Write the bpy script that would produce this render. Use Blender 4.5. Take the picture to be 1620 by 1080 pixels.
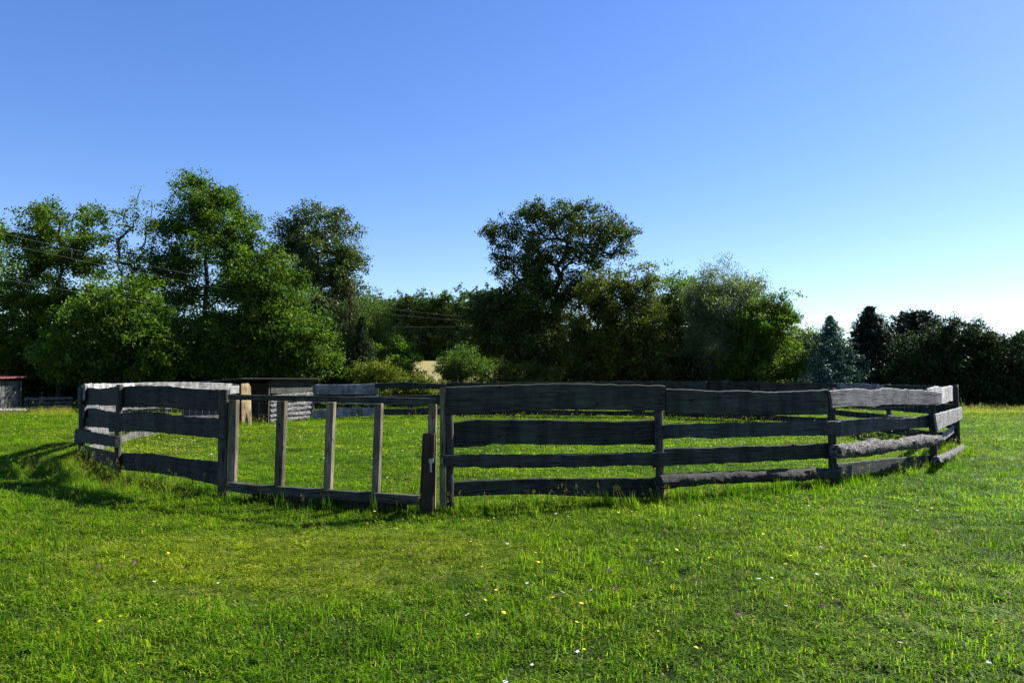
import bpy, bmesh, math, random
import numpy as np
from mathutils import Vector, noise

R = math.radians
for o in list(bpy.data.objects): bpy.data.objects.remove(o)
scene = bpy.context.scene
COL = scene.collection
random.seed(7)
rng = np.random.default_rng(11)

# ------------------------------------------------------------------ camera, sky, sun, exposure
CAM_Z = 1.4
LENS = 26.0
FPX = LENS / 36.0 * 1620.0
HZ = 603.0
PITCH = math.atan((HZ - 540.0) / FPX)
cd = bpy.data.cameras.new('camera')
cam = bpy.data.objects.new('camera', cd); COL.objects.link(cam)
cd.lens = LENS; cd.sensor_width = 36.0; cd.clip_start = 0.05; cd.clip_end = 5000
cam.location = (0, 0, CAM_Z); cam.rotation_euler = (R(90) + PITCH, 0, 0)
scene.camera = cam

SUN_EL, SUN_AZ = R(40), R(61)          # azimuth clockwise from +Y (view direction)
world = bpy.data.worlds.new('World'); scene.world = world; world.use_nodes = True
nt = world.node_tree; nt.nodes.clear()
sky = nt.nodes.new('ShaderNodeTexSky'); sky.sky_type = 'NISHITA'; sky.sun_disc = False
sky.sun_elevation = SUN_EL; sky.sun_rotation = SUN_AZ
sky.altitude = 300; sky.air_density = 1.0; sky.dust_density = 0.25; sky.ozone_density = 3.0
bg = nt.nodes.new('ShaderNodeBackground'); bg.inputs['Strength'].default_value = 0.09
ow = nt.nodes.new('ShaderNodeOutputWorld')
hs = nt.nodes.new('ShaderNodeHueSaturation'); hs.inputs['Saturation'].default_value = 1.34; hs.inputs['Hue'].default_value = 0.517
gmm = nt.nodes.new('ShaderNodeGamma'); gmm.inputs[1].default_value = 0.85
nt.links.new(sky.outputs[0], gmm.inputs[0]); nt.links.new(gmm.outputs[0], hs.inputs['Color']); nt.links.new(hs.outputs[0], bg.inputs[0]); nt.links.new(bg.outputs[0], ow.inputs[0])

sl = bpy.data.lights.new('sun', 'SUN'); sl.energy = 5.0; sl.angle = R(0.53); sl.color = (1.0, 0.95, 0.86)
sun = bpy.data.objects.new('sun', sl); COL.objects.link(sun)
sd = Vector((math.sin(SUN_AZ) * math.cos(SUN_EL), math.cos(SUN_AZ) * math.cos(SUN_EL), math.sin(SUN_EL)))
sun.rotation_euler = sd.to_track_quat('Z', 'Y').to_euler()
sun.location = (30, 20, 30)

scene.view_settings.view_transform = 'Standard'
scene.view_settings.look = 'None'
scene.view_settings.exposure = 1.5
scene.view_settings.gamma = 1.0
scene.cycles.max_bounces = 6; scene.cycles.diffuse_bounces = 2; scene.cycles.glossy_bounces = 2
scene.cycles.transmission_bounces = 3; scene.cycles.transparent_max_bounces = 8

# ------------------------------------------------------------------ geometry of the view
def ray(px, py):
    cx, cy = (px - 810.0) / FPX, (540.0 - py) / FPX
    c, s = math.cos(PITCH), math.sin(PITCH)
    return Vector((cx, c - cy * s, s + cy * c))
def gp(px, py):                        # ground point
    d = ray(px, py); t = -CAM_Z / d.z
    return Vector((d.x * t, d.y * t))
def at(px, py, Y):                     # point at distance Y
    d = ray(px, py); t = Y / d.y
    return Vector((d.x * t, Y, CAM_Z + d.z * t))

# ------------------------------------------------------------------ object helpers
def link(name, me, mats, parent=None, label=None):
    o = bpy.data.objects.new(name, me); COL.objects.link(o)
    if not isinstance(mats, (list, tuple)): mats = [mats]
    for m in mats: me.materials.append(m)
    if parent: o.parent = parent
    if label: o['label'] = label
    return o
def tag(o, label, cat, group=None, kind=None):
    o['label'] = label; o['category'] = cat
    if group: o['group'] = group
    if kind: o['kind'] = kind
    return o
def empty(name, loc, label, cat, group=None):
    o = bpy.data.objects.new(name, None); COL.objects.link(o)
    o.location = loc; o.empty_display_size = 0.3
    return tag(o, label, cat, group)
def mesh_np(name, V, F, smooth=False):
    """V (n,3); F (m,k) all faces of k corners"""
    me = bpy.data.meshes.new(name)
    V = np.asarray(V, np.float32); F = np.asarray(F, np.int32)
    me.vertices.add(len(V)); me.vertices.foreach_set('co', V.ravel())
    k = F.shape[1]
    me.loops.add(F.size); me.loops.foreach_set('vertex_index', F.ravel())
    me.polygons.add(len(F)); me.polygons.foreach_set('loop_start', np.arange(len(F), dtype=np.int32) * k)
    me.polygons.foreach_set('loop_total', np.full(len(F), k, np.int32))
    if smooth: me.polygons.foreach_set('use_smooth', np.ones(len(F), bool))
    me.update(calc_edges=True)
    return me
def add_attr(me, name, vals, domain='POINT'):
    a = me.attributes.new(name, 'FLOAT', domain); a.data.foreach_set('value', np.asarray(vals, np.float32))

# ------------------------------------------------------------------ materials
def new_mat(name):
    m = bpy.data.materials.new(name); m.use_nodes = True
    n = m.node_tree.nodes; l = m.node_tree.links
    b = n['Principled BSDF']; out = n['Material Output']
    return m, n, l, b, out
def node(n, t, **kw):
    x = n.new(t)
    for k, v in kw.items(): setattr(x, k, v)
    return x
def ramp(n, stops):
    r = n.new('ShaderNodeValToRGB'); e = r.color_ramp.elements
    while len(e) < len(stops): e.new(0.5)
    for i, (p, c) in enumerate(stops):
        e[i].position = p; e[i].color = (*c, 1)
    return r
def noise_n(n, l, scale, detail=4, vec=None, rough=0.55):
    t = n.new('ShaderNodeTexNoise'); t.inputs['Scale'].default_value = scale
    t.inputs['Detail'].default_value = detail; t.inputs['Roughness'].default_value = rough
    if vec is not None: l.new(vec, t.inputs['Vector'])
    return t
def mixc(n, l, a, b, f, blend='MIX'):
    x = n.new('ShaderNodeMix'); x.data_type = 'RGBA'; x.blend_type = blend
    for s, v in ((6, a), (7, b), (0, f)):
        if hasattr(v, 'default_value'): l.new(v, x.inputs[s])
        elif isinstance(v, (int, float)): x.inputs[s].default_value = v
        else: x.inputs[s].default_value = (*v, 1)
    return x.outputs[2]
def val(n, l, op, a, b=None):
    x = n.new('ShaderNodeMath'); x.operation = op
    for i, v in enumerate((a, b)):
        if v is None: continue
        if hasattr(v, 'default_value'): l.new(v, x.inputs[i])
        else: x.inputs[i].default_value = v
    return x.outputs[0]

def wood_mat(name, dark, mid, light, along='X', bump=0.5, green=0.0, streak=9.0):
    """weathered timber, grain running along a local axis, each object its own offset and tone"""
    m, n, l, b, out = new_mat(name)
    tc = n.new('ShaderNodeTexCoord'); oi = n.new('ShaderNodeObjectInfo')
    off = n.new('ShaderNodeVectorMath'); off.operation = 'ADD'
    sc = n.new('ShaderNodeVectorMath'); sc.operation = 'SCALE'; sc.inputs[3].default_value = 37.0
    cb = n.new('ShaderNodeCombineXYZ')
    for i in range(3): l.new(oi.outputs['Random'], cb.inputs[i])
    l.new(cb.outputs[0], sc.inputs[0]); l.new(tc.outputs['Object'], off.inputs[0]); l.new(sc.outputs[0], off.inputs[1])
    mp = n.new('ShaderNodeMapping'); l.new(off.outputs[0], mp.inputs[0])
    mp.inputs['Scale'].default_value = (1.3, streak * 1.6, streak * 1.6) if along == 'X' else (streak * 1.6, streak * 1.6, 1.3)
    g1 = noise_n(n, l, 3.2, 7, mp.outputs[0], 0.65)
    g2 = noise_n(n, l, 1.6, 4, off.outputs[0], 0.6)
    mp2 = n.new('ShaderNodeMapping'); l.new(off.outputs[0], mp2.inputs[0])
    mp2.inputs['Scale'].default_value = (0.7, 26, 26) if along == 'X' else (26, 26, 0.7)
    g3 = noise_n(n, l, 2.5, 2, mp2.outputs[0], 0.5)
    r1 = ramp(n, [(0.28, dark), (0.5, mid), (0.72, light)]); l.new(g1.outputs[0], r1.inputs[0])
    r2 = ramp(n, [(0.3, (0.6, 0.6, 0.6)), (0.7, (1.15, 1.15, 1.15))]); l.new(g2.outputs[0], r2.inputs[0])
    c = mixc(n, l, r1.outputs[0], r2.outputs[0], 1.0, 'MULTIPLY')
    r3 = ramp(n, [(0.34, (0.25, 0.23, 0.22)), (0.42, (1, 1, 1))]); l.new(g3.outputs[0], r3.inputs[0])
    c = mixc(n, l, c, r3.outputs[0], 0.8, 'MULTIPLY')
    tone = val(n, l, 'MULTIPLY_ADD', oi.outputs['Random'], 0.8); tone.node.inputs[2].default_value = 0.6
    tcx = n.new('ShaderNodeCombineXYZ')
    for i in range(3): l.new(tone, tcx.inputs[i])
    c = mixc(n, l, c, tcx.outputs[0], 1.0, 'MULTIPLY')
    if green:
        rg = ramp(n, [(0.45, (0, 0, 0)), (0.75, (1, 1, 1))])
        g4 = noise_n(n, l, 2.3, 5, off.outputs[0]); l.new(g4.outputs[0], rg.inputs[0])
        c = mixc(n, l, c, (0.07, 0.09, 0.045), val(n, l, 'MULTIPLY', rg.outputs[0], green))
    mp4 = n.new('ShaderNodeMapping'); l.new(off.outputs[0], mp4.inputs[0]); mp4.inputs['Scale'].default_value = (.55, 9, 9) if along == 'X' else (9, 9, .55)
    g6 = noise_n(n, l, 1.7, 3, mp4.outputs[0], 0.45)
    cr = val(n, l, 'ABSOLUTE', val(n, l, 'SUBTRACT', g6.outputs[0], .5)); rc_ = ramp(n, [(0.004, (.12, .12, .12)), (0.014, (1, 1, 1))]); l.new(cr, rc_.inputs[0])
    c = mixc(n, l, c, rc_.outputs[0], 1.0, 'MULTIPLY')
    mp3 = n.new('ShaderNodeMapping'); l.new(off.outputs[0], mp3.inputs[0]); mp3.inputs['Scale'].default_value = (3.2, 1, .7) if along == 'X' else (1, 1, 1)
    g5 = noise_n(n, l, 1.8, 5, mp3.outputs[0], 0.6); r5 = ramp(n, [(0.36, (0.52, 0.52, 0.52)), (0.5, (0.95, 0.95, 0.95)), (0.66, (1.3, 1.3, 1.3))]); l.new(g5.outputs[0], r5.inputs[0])
    c = mixc(n, l, c, r5.outputs[0], 1.0, 'MULTIPLY')
    l.new(c, b.inputs['Base Color']); b.inputs['Roughness'].default_value = 0.85
    b.inputs['Specular IOR Level'].default_value = 0.25
    bp = n.new('ShaderNodeBump'); bp.inputs['Strength'].default_value = bump; bp.inputs['Distance'].default_value = 0.012
    l.new(g1.outputs[0], bp.inputs['Height'])
    bp2 = n.new('ShaderNodeBump'); bp2.inputs['Strength'].default_value = bump; bp2.inputs['Distance'].default_value = 0.01
    l.new(r3.outputs[0], bp2.inputs['Height']); l.new(bp.outputs[0], bp2.inputs['Normal'])
    l.new(bp2.outputs[0], b.inputs['Normal'])
    return m
def bark_mat(name, dark, light, scale=14.0):
    m, n, l, b, out = new_mat(name)
    tc = n.new('ShaderNodeTexCoord'); mp = n.new('ShaderNodeMapping')
    mp.inputs['Scale'].default_value = (1, 1, 1); l.new(tc.outputs['Object'], mp.inputs[0])
    g = noise_n(n, l, scale, 6, mp.outputs[0], 0.7)
    r = ramp(n, [(0.46, dark), (0.56, tuple((a + c) / 2.6 for a, c in zip(dark, light))), (0.64, light)])
    l.new(g.outputs[0], r.inputs[0]); l.new(r.outputs[0], b.inputs['Base Color'])
    b.inputs['Roughness'].default_value = 0.9
    bp = n.new('ShaderNodeBump'); bp.inputs['Strength'].default_value = 0.9; bp.inputs['Distance'].default_value = 0.03
    l.new(g.outputs[0], bp.inputs['Height']); l.new(bp.outputs[0], b.inputs['Normal'])
    return m
def leaf_mat(name, c1, c2, c3, trans=0.35, rough=0.55, spec=0.12):
    """each leaf its own tone from the mesh's 'tone' attribute (dark, mid, light leaves)"""
    m, n, l, b, out = new_mat(name)
    a = node(n, 'ShaderNodeAttribute', attribute_name='tone')
    r = ramp(n, [(0.0, c1), (0.5, c2), (1.0, c3)]); l.new(a.outputs['Fac'], r.inputs[0])
    g = n.new('ShaderNodeNewGeometry')
    nz = noise_n(n, l, 0.45, 2, g.outputs['Position'])
    r2 = ramp(n, [(0.3, (0.75, 0.8, 0.8)), (0.7, (1.2, 1.12, 0.95))]); l.new(nz.outputs[0], r2.inputs[0])
    c = mixc(n, l, r.outputs[0], r2.outputs[0], 1.0, 'MULTIPLY')
    l.new(c, b.inputs['Base Color']); b.inputs['Roughness'].default_value = rough
    b.inputs['Specular IOR Level'].default_value = spec
    t = n.new('ShaderNodeBsdfTranslucent')
    tcx = mixc(n, l, c, (1.25, 1.45, 0.45), 1.0, 'MULTIPLY'); l.new(tcx, t.inputs[0])
    mx = n.new('ShaderNodeMixShader'); mx.inputs[0].default_value = trans
    l.new(b.outputs[0], mx.inputs[1]); l.new(t.outputs[0], mx.inputs[2]); l.new(mx.outputs[0], out.inputs[0])
    return m
def plain_mat(name, col, rough=0.6, metal=0.0, nscale=30, amt=0.25, trans=0):
    m, n, l, b, out = new_mat(name)
    tc = n.new('ShaderNodeTexCoord'); g = noise_n(n, l, nscale, 4, tc.outputs['Object'])
    lo = tuple(c * (1 - amt) for c in col); hi = tuple(min(1, c * (1 + amt)) for c in col)
    r = ramp(n, [(0.3, lo), (0.7, hi)]); l.new(g.outputs[0], r.inputs[0]); l.new(r.outputs[0], b.inputs['Base Color'])
    b.inputs['Roughness'].default_value = rough; b.inputs['Metallic'].default_value = metal
    if trans:
        t = n.new('ShaderNodeBsdfTranslucent'); l.new(r.outputs[0], t.inputs[0])
        mx = n.new('ShaderNodeMixShader'); mx.inputs[0].default_value = trans
        l.new(b.outputs[0], mx.inputs[1]); l.new(t.outputs[0], mx.inputs[2]); l.new(mx.outputs[0], out.inputs[0])
    return m

M_BOARD_SHADED = wood_mat('weathered board wood', (0.017, 0.020, 0.015), (0.030, 0.034, 0.026), (0.054, 0.056, 0.044), green=0.15, streak=7)  # weathered wood with the shade on the boards darkened into its colour
M_PALE = wood_mat('sunlit grey board wood', (0.14, 0.138, 0.14), (0.25, 0.248, 0.248), (0.36, 0.355, 0.35), streak=7)  # sunlit copy of the same board wood, painted paler
M_GATE = wood_mat('gate timber', (0.080, 0.065, 0.038), (0.160, 0.134, 0.085), (0.27, 0.23, 0.155), along='Z', green=0.25)
M_GATEX = wood_mat('gate rail timber', (0.035, 0.035, 0.025), (0.065, 0.065, 0.048), (0.12, 0.118, 0.09), green=0.4)
M_POST = wood_mat('post timber', (0.025, 0.024, 0.02), (0.05, 0.048, 0.04), (0.10, 0.095, 0.085), along='Z', green=0.3)
M_STUMP = wood_mat('brown post timber', (0.02, 0.014, 0.008), (0.045, 0.03, 0.016), (0.08, 0.055, 0.03), along='Z')
M_LOG = bark_mat('flaking bark log', (0.012, 0.010, 0.009), (0.30, 0.29, 0.27), 30)
M_LOG_SHADED = bark_mat('shaded bark log', (0.008, 0.008, 0.008), (0.05, 0.048, 0.045), 26)  # shaded copy of the log bark, the shade put into its colour
M_LOGWALL = bark_mat('grey wall log', (0.05, 0.05, 0.05), (0.22, 0.22, 0.215), 12)
M_LOGPALE = wood_mat('peeled pale log', (0.10, 0.098, 0.096), (0.18, 0.176, 0.172), (0.27, 0.265, 0.26), streak=10)
M_TEAL = wood_mat('half lit blue grey board wood', (0.03, 0.038, 0.036), (0.055, 0.068, 0.064), (0.090, 0.105, 0.098), streak=7)  # half-lit copy of the board wood, bluish light mixed into its colour
M_MID = wood_mat('half weathered board wood', (0.05, 0.05, 0.05), (0.10, 0.10, 0.10), (0.17, 0.168, 0.165), streak=7)
M_GREY = wood_mat('grey shed plank', (0.06, 0.06, 0.06), (0.11, 0.11, 0.11), (0.17, 0.17, 0.165), along='Z')
M_END = plain_mat('cut log end', (0.26, 0.22, 0.17), 0.9)
M_WIRE = plain_mat('galvanised wire', (0.22, 0.22, 0.21), 0.6, 0.6)
M_CABLE = plain_mat('cable', (0.13, 0.13, 0.13), 0.5, 0.3)
M_METAL = plain_mat('galvanised fitting', (0.22, 0.27, 0.24), 0.45, 0.6)
M_PLY = wood_mat('fresh yellow timber', (0.30, 0.20, 0.10), (0.42, 0.30, 0.165), (0.52, 0.39, 0.22), along='Z', streak=4)
M_TIN = plain_mat('dull corrugated tin', (0.06, 0.055, 0.05), 0.5, 0.5, 9, 0.35)
M_REDTIN = plain_mat('red painted tin', (0.20, 0.045, 0.03), 0.55, 0, 8, 0.3)
M_BARK = bark_mat('tree bark', (0.018, 0.016, 0.013), (0.065, 0.058, 0.048), 9)
M_BIRCH = bark_mat('pale tree bark', (0.10, 0.09, 0.08), (0.35, 0.34, 0.31), 6)
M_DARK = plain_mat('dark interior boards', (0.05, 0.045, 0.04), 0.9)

# ------------------------------------------------------------------ ground
def smooth(a, b, x):
    t = min(1.0, max(0.0, (x - a) / (b - a))); return t * t * (3 - 2 * t)
def terrain(x, y):
    z = 0.03 * noise.noise(Vector((x * 0.35, y * 0.35, 1.3))) - 0.085 * math.exp(-((x + 1.7) / 1.5) ** 2 - ((y - 8.0) / 0.9) ** 2)
    if y > 62:
        z += 8.6 * min(1.0, max(0.0, (y - 75) / 170.0)) * smooth(-600, -120, x) * (1 - smooth(30, 130, x)) \
            + 6.0 * smooth(240, 700, y) - 0.5 * smooth(62, 80, y)
    return z
xs = np.concatenate([np.linspace(-900, -60, 22), np.linspace(-52, 52, 131), np.linspace(60, 900, 22)])
ys = np.concatenate([np.linspace(-40, -2, 8), np.linspace(-1, 50, 80), np.linspace(53, 300, 50), np.linspace(330, 1800, 20)])
V = np.array([(x, y, terrain(x, y)) for y in ys for x in xs])
nx = len(xs)
F = np.array([(j * nx + i, j * nx + i + 1, (j + 1) * nx + i + 1, (j + 1) * nx + i) for j in range(len(ys) - 1) for i in range(nx - 1)])
def grass_zone(n, l, pos):
    """patches of the meadow: lush, ordinary and drier mown grass, by place"""
    a = noise_n(n, l, 0.55, 5, pos, 0.6)
    b_ = noise_n(n, l, 0.16, 3, pos, 0.5)
    return a.outputs[0], b_.outputs[0]
def path_mask(n, l, pos):
    """a mown, drier strip in the left foreground running towards the gate"""
    sx = n.new('ShaderNodeSeparateXYZ'); l.new(pos, sx.inputs[0])
    wob = noise_n(n, l, 0.9, 3, pos)
    w = val(n, l, 'MULTIPLY', val(n, l, 'SUBTRACT', wob.outputs[0], 0.5), 1.6)
    # centre line x = -1.8 at y=6.6 ; ellipse
    dx = val(n, l, 'DIVIDE', val(n, l, 'ADD', sx.outputs[0], 1.75), 1.7)
    dy = val(n, l, 'DIVIDE', val(n, l, 'SUBTRACT', sx.outputs[1], 6.1), 1.15)
    d = val(n, l, 'SQRT', val(n, l, 'ADD', val(n, l, 'MULTIPLY', dx, dx), val(n, l, 'MULTIPLY', dy, dy)))
    d = val(n, l, 'ADD', d, w)
    mr = n.new('ShaderNodeMapRange'); l.new(d, mr.inputs[0])
    mr.inputs[1].default_value = 0.6; mr.inputs[2].default_value = 1.35; mr.inputs[3].default_value = 1; mr.inputs[4].default_value = 0
    return mr.outputs[0]
mg, n, l, b, out = new_mat('meadow soil and turf')
geo = n.new('ShaderNodeNewGeometry'); za, zb = grass_zone(n, l, geo.outputs['Position'])
r = ramp(n, [(0.3, (0.010, 0.018, 0.002)), (0.55, (0.018, 0.034, 0.002)), (0.75, (0.040, 0.052, 0.006))]); l.new(za, r.inputs[0])
fine = noise_n(n, l, 60, 3, geo.outputs['Position'])
r2 = ramp(n, [(0.3, (0.5, 0.5, 0.45)), (0.7, (1.25, 1.25, 1.1))]); l.new(fine.outputs[0], r2.inputs[0])
gc_ = mixc(n, l, r.outputs[0], (0.085, 0.115, 0.010), path_mask(n, l, geo.outputs['Position']))
l.new(mixc(n, l, gc_, r2.outputs[0], 1.0, 'MULTIPLY'), b.inputs['Base Color'])
b.inputs['Roughness'].default_value = 0.95; b.inputs['Specular IOR Level'].default_value = 0.1
go = link('ground', mesh_np('ground', V, F, True), mg)
tag(go, 'green meadow turf running level to the trees and up the hill behind', 'ground', kind='structure')

mw, n, l, b, out = new_mat('ripe wheat')
geo = n.new('ShaderNodeNewGeometry'); f1 = noise_n(n, l, 1.4, 6, geo.outputs['Position'], 0.75)
r = ramp(n, [(0.3, (0.14, 0.115, 0.024)), (0.7, (0.24, 0.20, 0.048))]); l.new(f1.outputs[0], r.inputs[0]); l.new(r.outputs[0], b.inputs['Base Color'])
b.inputs['Roughness'].default_value = 0.95
bp = n.new('ShaderNodeBump'); bp.inputs['Distance'].default_value = 0.5; bp.inputs['Strength'].default_value = 0.8
l.new(f1.outputs[0], bp.inputs['Height']); l.new(bp.outputs[0], b.inputs['Normal'])
wx = np.linspace(-190, 30, 90); wy = np.linspace(82, 243, 60)
V = np.array([(x, y, terrain(x, y) + 0.30 + 0.08 * noise.noise(Vector((x * .3, y * .3, 0)))) for y in wy for x in wx]); nx = len(wx)
F = np.array([(j * nx + i, j * nx + i + 1, (j + 1) * nx + i + 1, (j + 1) * nx + i) for j in range(len(wy) - 1) for i in range(nx - 1)])
tag(link('wheat_field', mesh_np('wheat_field', V, F, True), mw), 'ripe golden wheat field rising on the hill behind the trees', 'field', kind='structure')

# ------------------------------------------------------------------ timber builders
def interp(pts, x):
    if x <= pts[0][0]: return pts[0][1]
    for (x0, y0), (x1, y1) in zip(pts, pts[1:]):
        if x <= x1: return y0 + (y1 - y0) * (x - x0) / max(1e-6, x1 - x0)
    return pts[-1][1]
class Line:
    """a vertical plane through two posts, in plan; frame x along P>Q, y to its left"""
    def __init__(s, P, Q):
        s.P = Vector((P[0], P[1], 0)); d = Vector((Q[0] - P[0], Q[1] - P[1], 0))
        s.L = d.length; s.u = d.normalized(); s.n = Vector((-s.u.y, s.u.x, 0)); s.a = math.atan2(s.u.y, s.u.x)
    def hit(s, px, py, off=0.0):
        d = ray(px, py); o = Vector((0, 0, CAM_Z))
        t = ((s.P + s.n * off - o).dot(s.n)) / d.dot(s.n)
        h = o + d * t; return (h - s.P).dot(s.u), h.z
def loft(name, rings, mat, line, off, parent, label=None, cap=True, base=None):
    """rings: list of lists of (x, y, z) local; placed in line's frame"""
    k = len(rings[0]); V = [p for r_ in rings for p in r_]; F = []
    for i in range(len(rings) - 1):
        for j in range(k):
            a = i * k + j; b_ = i * k + (j + 1) % k
            F.append((a, b_, b_ + k, a + k))
    F.append(tuple(reversed(range(k)))); F.append(tuple(range((len(rings) - 1) * k, len(rings) * k)))
    me = bpy.data.meshes.new(name); me.from_pydata(V, [], F); me.update()
    bm = bmesh.new(); bm.from_mesh(me); bmesh.ops.recalc_face_normals(bm, faces=bm.faces[:]); bm.to_mesh(me); bm.free()
    for p in me.polygons: p.use_smooth = len(p.vertices) == 4
    if hasattr(me, 'set_sharp_from_angle'): me.set_sharp_from_angle(angle=R(38))
    o = link(name, me, mat, parent, label)
    w = line.P + line.n * off
    o.rotation_euler = (0, 0, line.a); o.location = w - (parent.location if parent else Vector())
    return o
def board(line, top, bot, off, mat, parent, t=0.035, name='board', label=None, rough=0.010, world=False):
    """top/bottom edges as (px,py) of the photograph, or (s,z) when world"""
    if world: T, B = top, bot
    else:
        T = sorted(line.hit(x, y, off) for x, y in top); B = sorted(line.hit(x, y, off) for x, y in bot)
    s0 = min(T[0][0], B[0][0]); s1 = max(T[-1][0], B[-1][0])
    nseg = max(8, int((s1 - s0) / 0.06)); sd_ = random.uniform(0, 900); rings = []
    bow = random.uniform(-0.012, 0.012)
    for i in range(nseg + 1):
        f = i / nseg; s = s0 + (s1 - s0) * f
        # ends keep their own slant
        sT = T[0][0] + (T[-1][0] - T[0][0]) * f; sB = B[0][0] + (B[-1][0] - B[0][0]) * f
        zt = interp(T, sT) + rough * noise.noise(Vector((s * 9, sd_, 0))) + rough * .6 * noise.noise(Vector((s * 30, sd_, 3)))
        zb = interp(B, sB) + rough * noise.noise(Vector((s * 9, sd_, 7))) + rough * .6 * noise.noise(Vector((s * 30, sd_, 9)))
        y0 = bow * math.sin(f * math.pi) + 0.004 * noise.noise(Vector((s * 3, sd_, 20)))
        tt = t / 2; r_ = min(0.010, tt * .6); zm = (zt + zb) / 2; sM = (sT + sB) / 2
        cup = 0.004 * noise.noise(Vector((s * 2, sd_, 30)))
        rings.append([(sT, y0 + tt - r_, zt), (sT, y0 - tt + r_, zt), (sT, y0 - tt, zt - r_), (sM, y0 - tt + cup, zm), (sB, y0 - tt, zb + r_),
                      (sB, y0 - tt + r_, zb), (sB, y0 + tt - r_, zb), (sB, y0 + tt, zb + r_), (sM, y0 + tt + cup, zm), (sT, y0 + tt, zt - r_)])
    return loft(name, rings, mat, line, off, parent, label)
def log(line, top, bot, off, mat, parent, name='log_rail', label=None, rough=0.02, world=False):
    if world: T, B = top, bot
    else:
        T = sorted(line.hit(x, y, off) for x, y in top); B = sorted(line.hit(x, y, off) for x, y in bot)
    s0 = (T[0][0] + B[0][0]) / 2; s1 = (T[-1][0] + B[-1][0]) / 2
    nseg = max(10, int((s1 - s0) / 0.035)); sd_ = random.uniform(0, 900); rings = []
    for i in range(nseg + 1):
        s = s0 + (s1 - s0) * i / nseg
        zt, zb = interp(T, s), interp(B, s); rad = max(0.02, (zt - zb) / 2); zc = (zt + zb) / 2
        if i in (0, nseg): rad *= 0.93
        ring = []
        for k in range(16):
            a = k / 16 * 2 * math.pi
            nn = noise.noise(Vector((s * 5, math.cos(a) * 1.2 + sd_, math.sin(a) * 1.2))) + .6 * noise.noise(Vector((s * 22, math.cos(a) * 3.5 + sd_, math.sin(a) * 3.5)))
            q = rad + rough * nn
            ring.append((s, math.cos(a) * q, zc + math.sin(a) * q))
        rings.append(ring)
    o = loft(name, rings, mat, line, off, parent, label)
    return o
def post(P, z1, w, mat, parent, name='post', lean=(0, 0), round_=True, z0=-0.15, label=None):
    sd_ = random.uniform(0, 900); rings = []; K = 10 if round_ else 8; N = 14
    for i in range(N + 1):
        f = i / N; z = z0 + (z1 - z0) * f; ring = []
        for k in range(K):
            if round_:
                a = k / K * 2 * math.pi; x, y = math.cos(a), math.sin(a)
            else:
                c_ = [(1, .85), (.85, 1), (-.85, 1), (-1, .85), (-1, -.85), (-.85, -1), (.85, -1), (1, -.85)][k]; x, y = c_
            q = w / 2 * (1 + 0.10 * noise.noise(Vector((x * 1.5 + sd_, y * 1.5, z * 3))))
            ring.append((x * q + lean[0] * z, y * q + lean[1] * z, z))
        rings.append(ring)
    k = K; V = [p for r_ in rings for p in r_]; F = []
    for i in range(N):
        for j in range(k):
            F.append((i * k + j, i * k + (j + 1) % k, (i + 1) * k + (j + 1) % k, (i + 1) * k + j))
    F.append(tuple(reversed(range(k)))); F.append(tuple(range(N * k, (N + 1) * k)))
    me = bpy.data.meshes.new(name); me.from_pydata(V, [], F)
    if round_:
        for p in me.polygons: p.use_smooth = len(p.vertices) == 4
    o = link(name, me, mat, parent, label); o.location = Vector((P[0], P[1], 0)) - (parent.location if parent else Vector())
    return o
def prism(line, poly, off, t, mat, parent, name, label=None, bev=0.006, world=False):
    """flat piece of timber traced as a polygon, given real thickness"""
    P2 = poly if world else [line.hit(x, y, off) for x, y in poly]
    bm = bmesh.new(); vs = [bm.verts.new((s, -t / 2, z)) for s, z in P2]; f = bm.faces.new(vs)
    ex = bmesh.ops.extrude_face_region(bm, geom=[f])
    bmesh.ops.translate(bm, verts=[v for v in ex['geom'] if isinstance(v, bmesh.types.BMVert)], vec=(0, t, 0))
    if bev: bmesh.ops.bevel(bm, geom=bm.edges[:], offset=bev, segments=1, affect='EDGES')
    bmesh.ops.recalc_face_normals(bm, faces=bm.faces[:])
    me = bpy.data.meshes.new(name); bm.to_mesh(me); bm.free()
    o = link(name, me, mat, parent, label); w = line.P + line.n * off
    o.rotation_euler = (0, 0, line.a); o.location = w - (parent.location if parent else Vector())
    return o
def wire_panel(line, zmax, off, parent, name='wire_mesh', s0=0.0, s1=None, step=0.16):
    s1 = s1 or line.L; V = []; F = []
    def wire(a, b_, r_=0.0009):
        a, b_ = Vector(a), Vector(b_); d = (b_ - a).normalized(); u = Vector((0, 1, 0)); v = d.cross(u)
        i = len(V)
        for p in (a, b_):
            for k in range(3):
                an = k * 2.0944; V.append(p + (u * math.cos(an) + v * math.sin(an)) * r_)
        for k in range(3): F.append((i + k, i + (k + 1) % 3, i + 3 + (k + 1) % 3, i + 3 + k))
    z = 0.06
    while z < zmax:
        wire((s0, 0, z), (s1, 0, z)); z += 0.135
    s = s0 + 0.05
    while s < s1: wire((s, 0, 0.04), (s, 0, zmax)); s += step
    me = bpy.data.meshes.new(name); me.from_pydata([tuple(v) for v in V], [], F)
    o = link(name, me, M_WIRE, parent); w = line.P + line.n * off
    o.rotation_euler = (0, 0, line.a); o.location = w - parent.location
    return o

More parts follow.
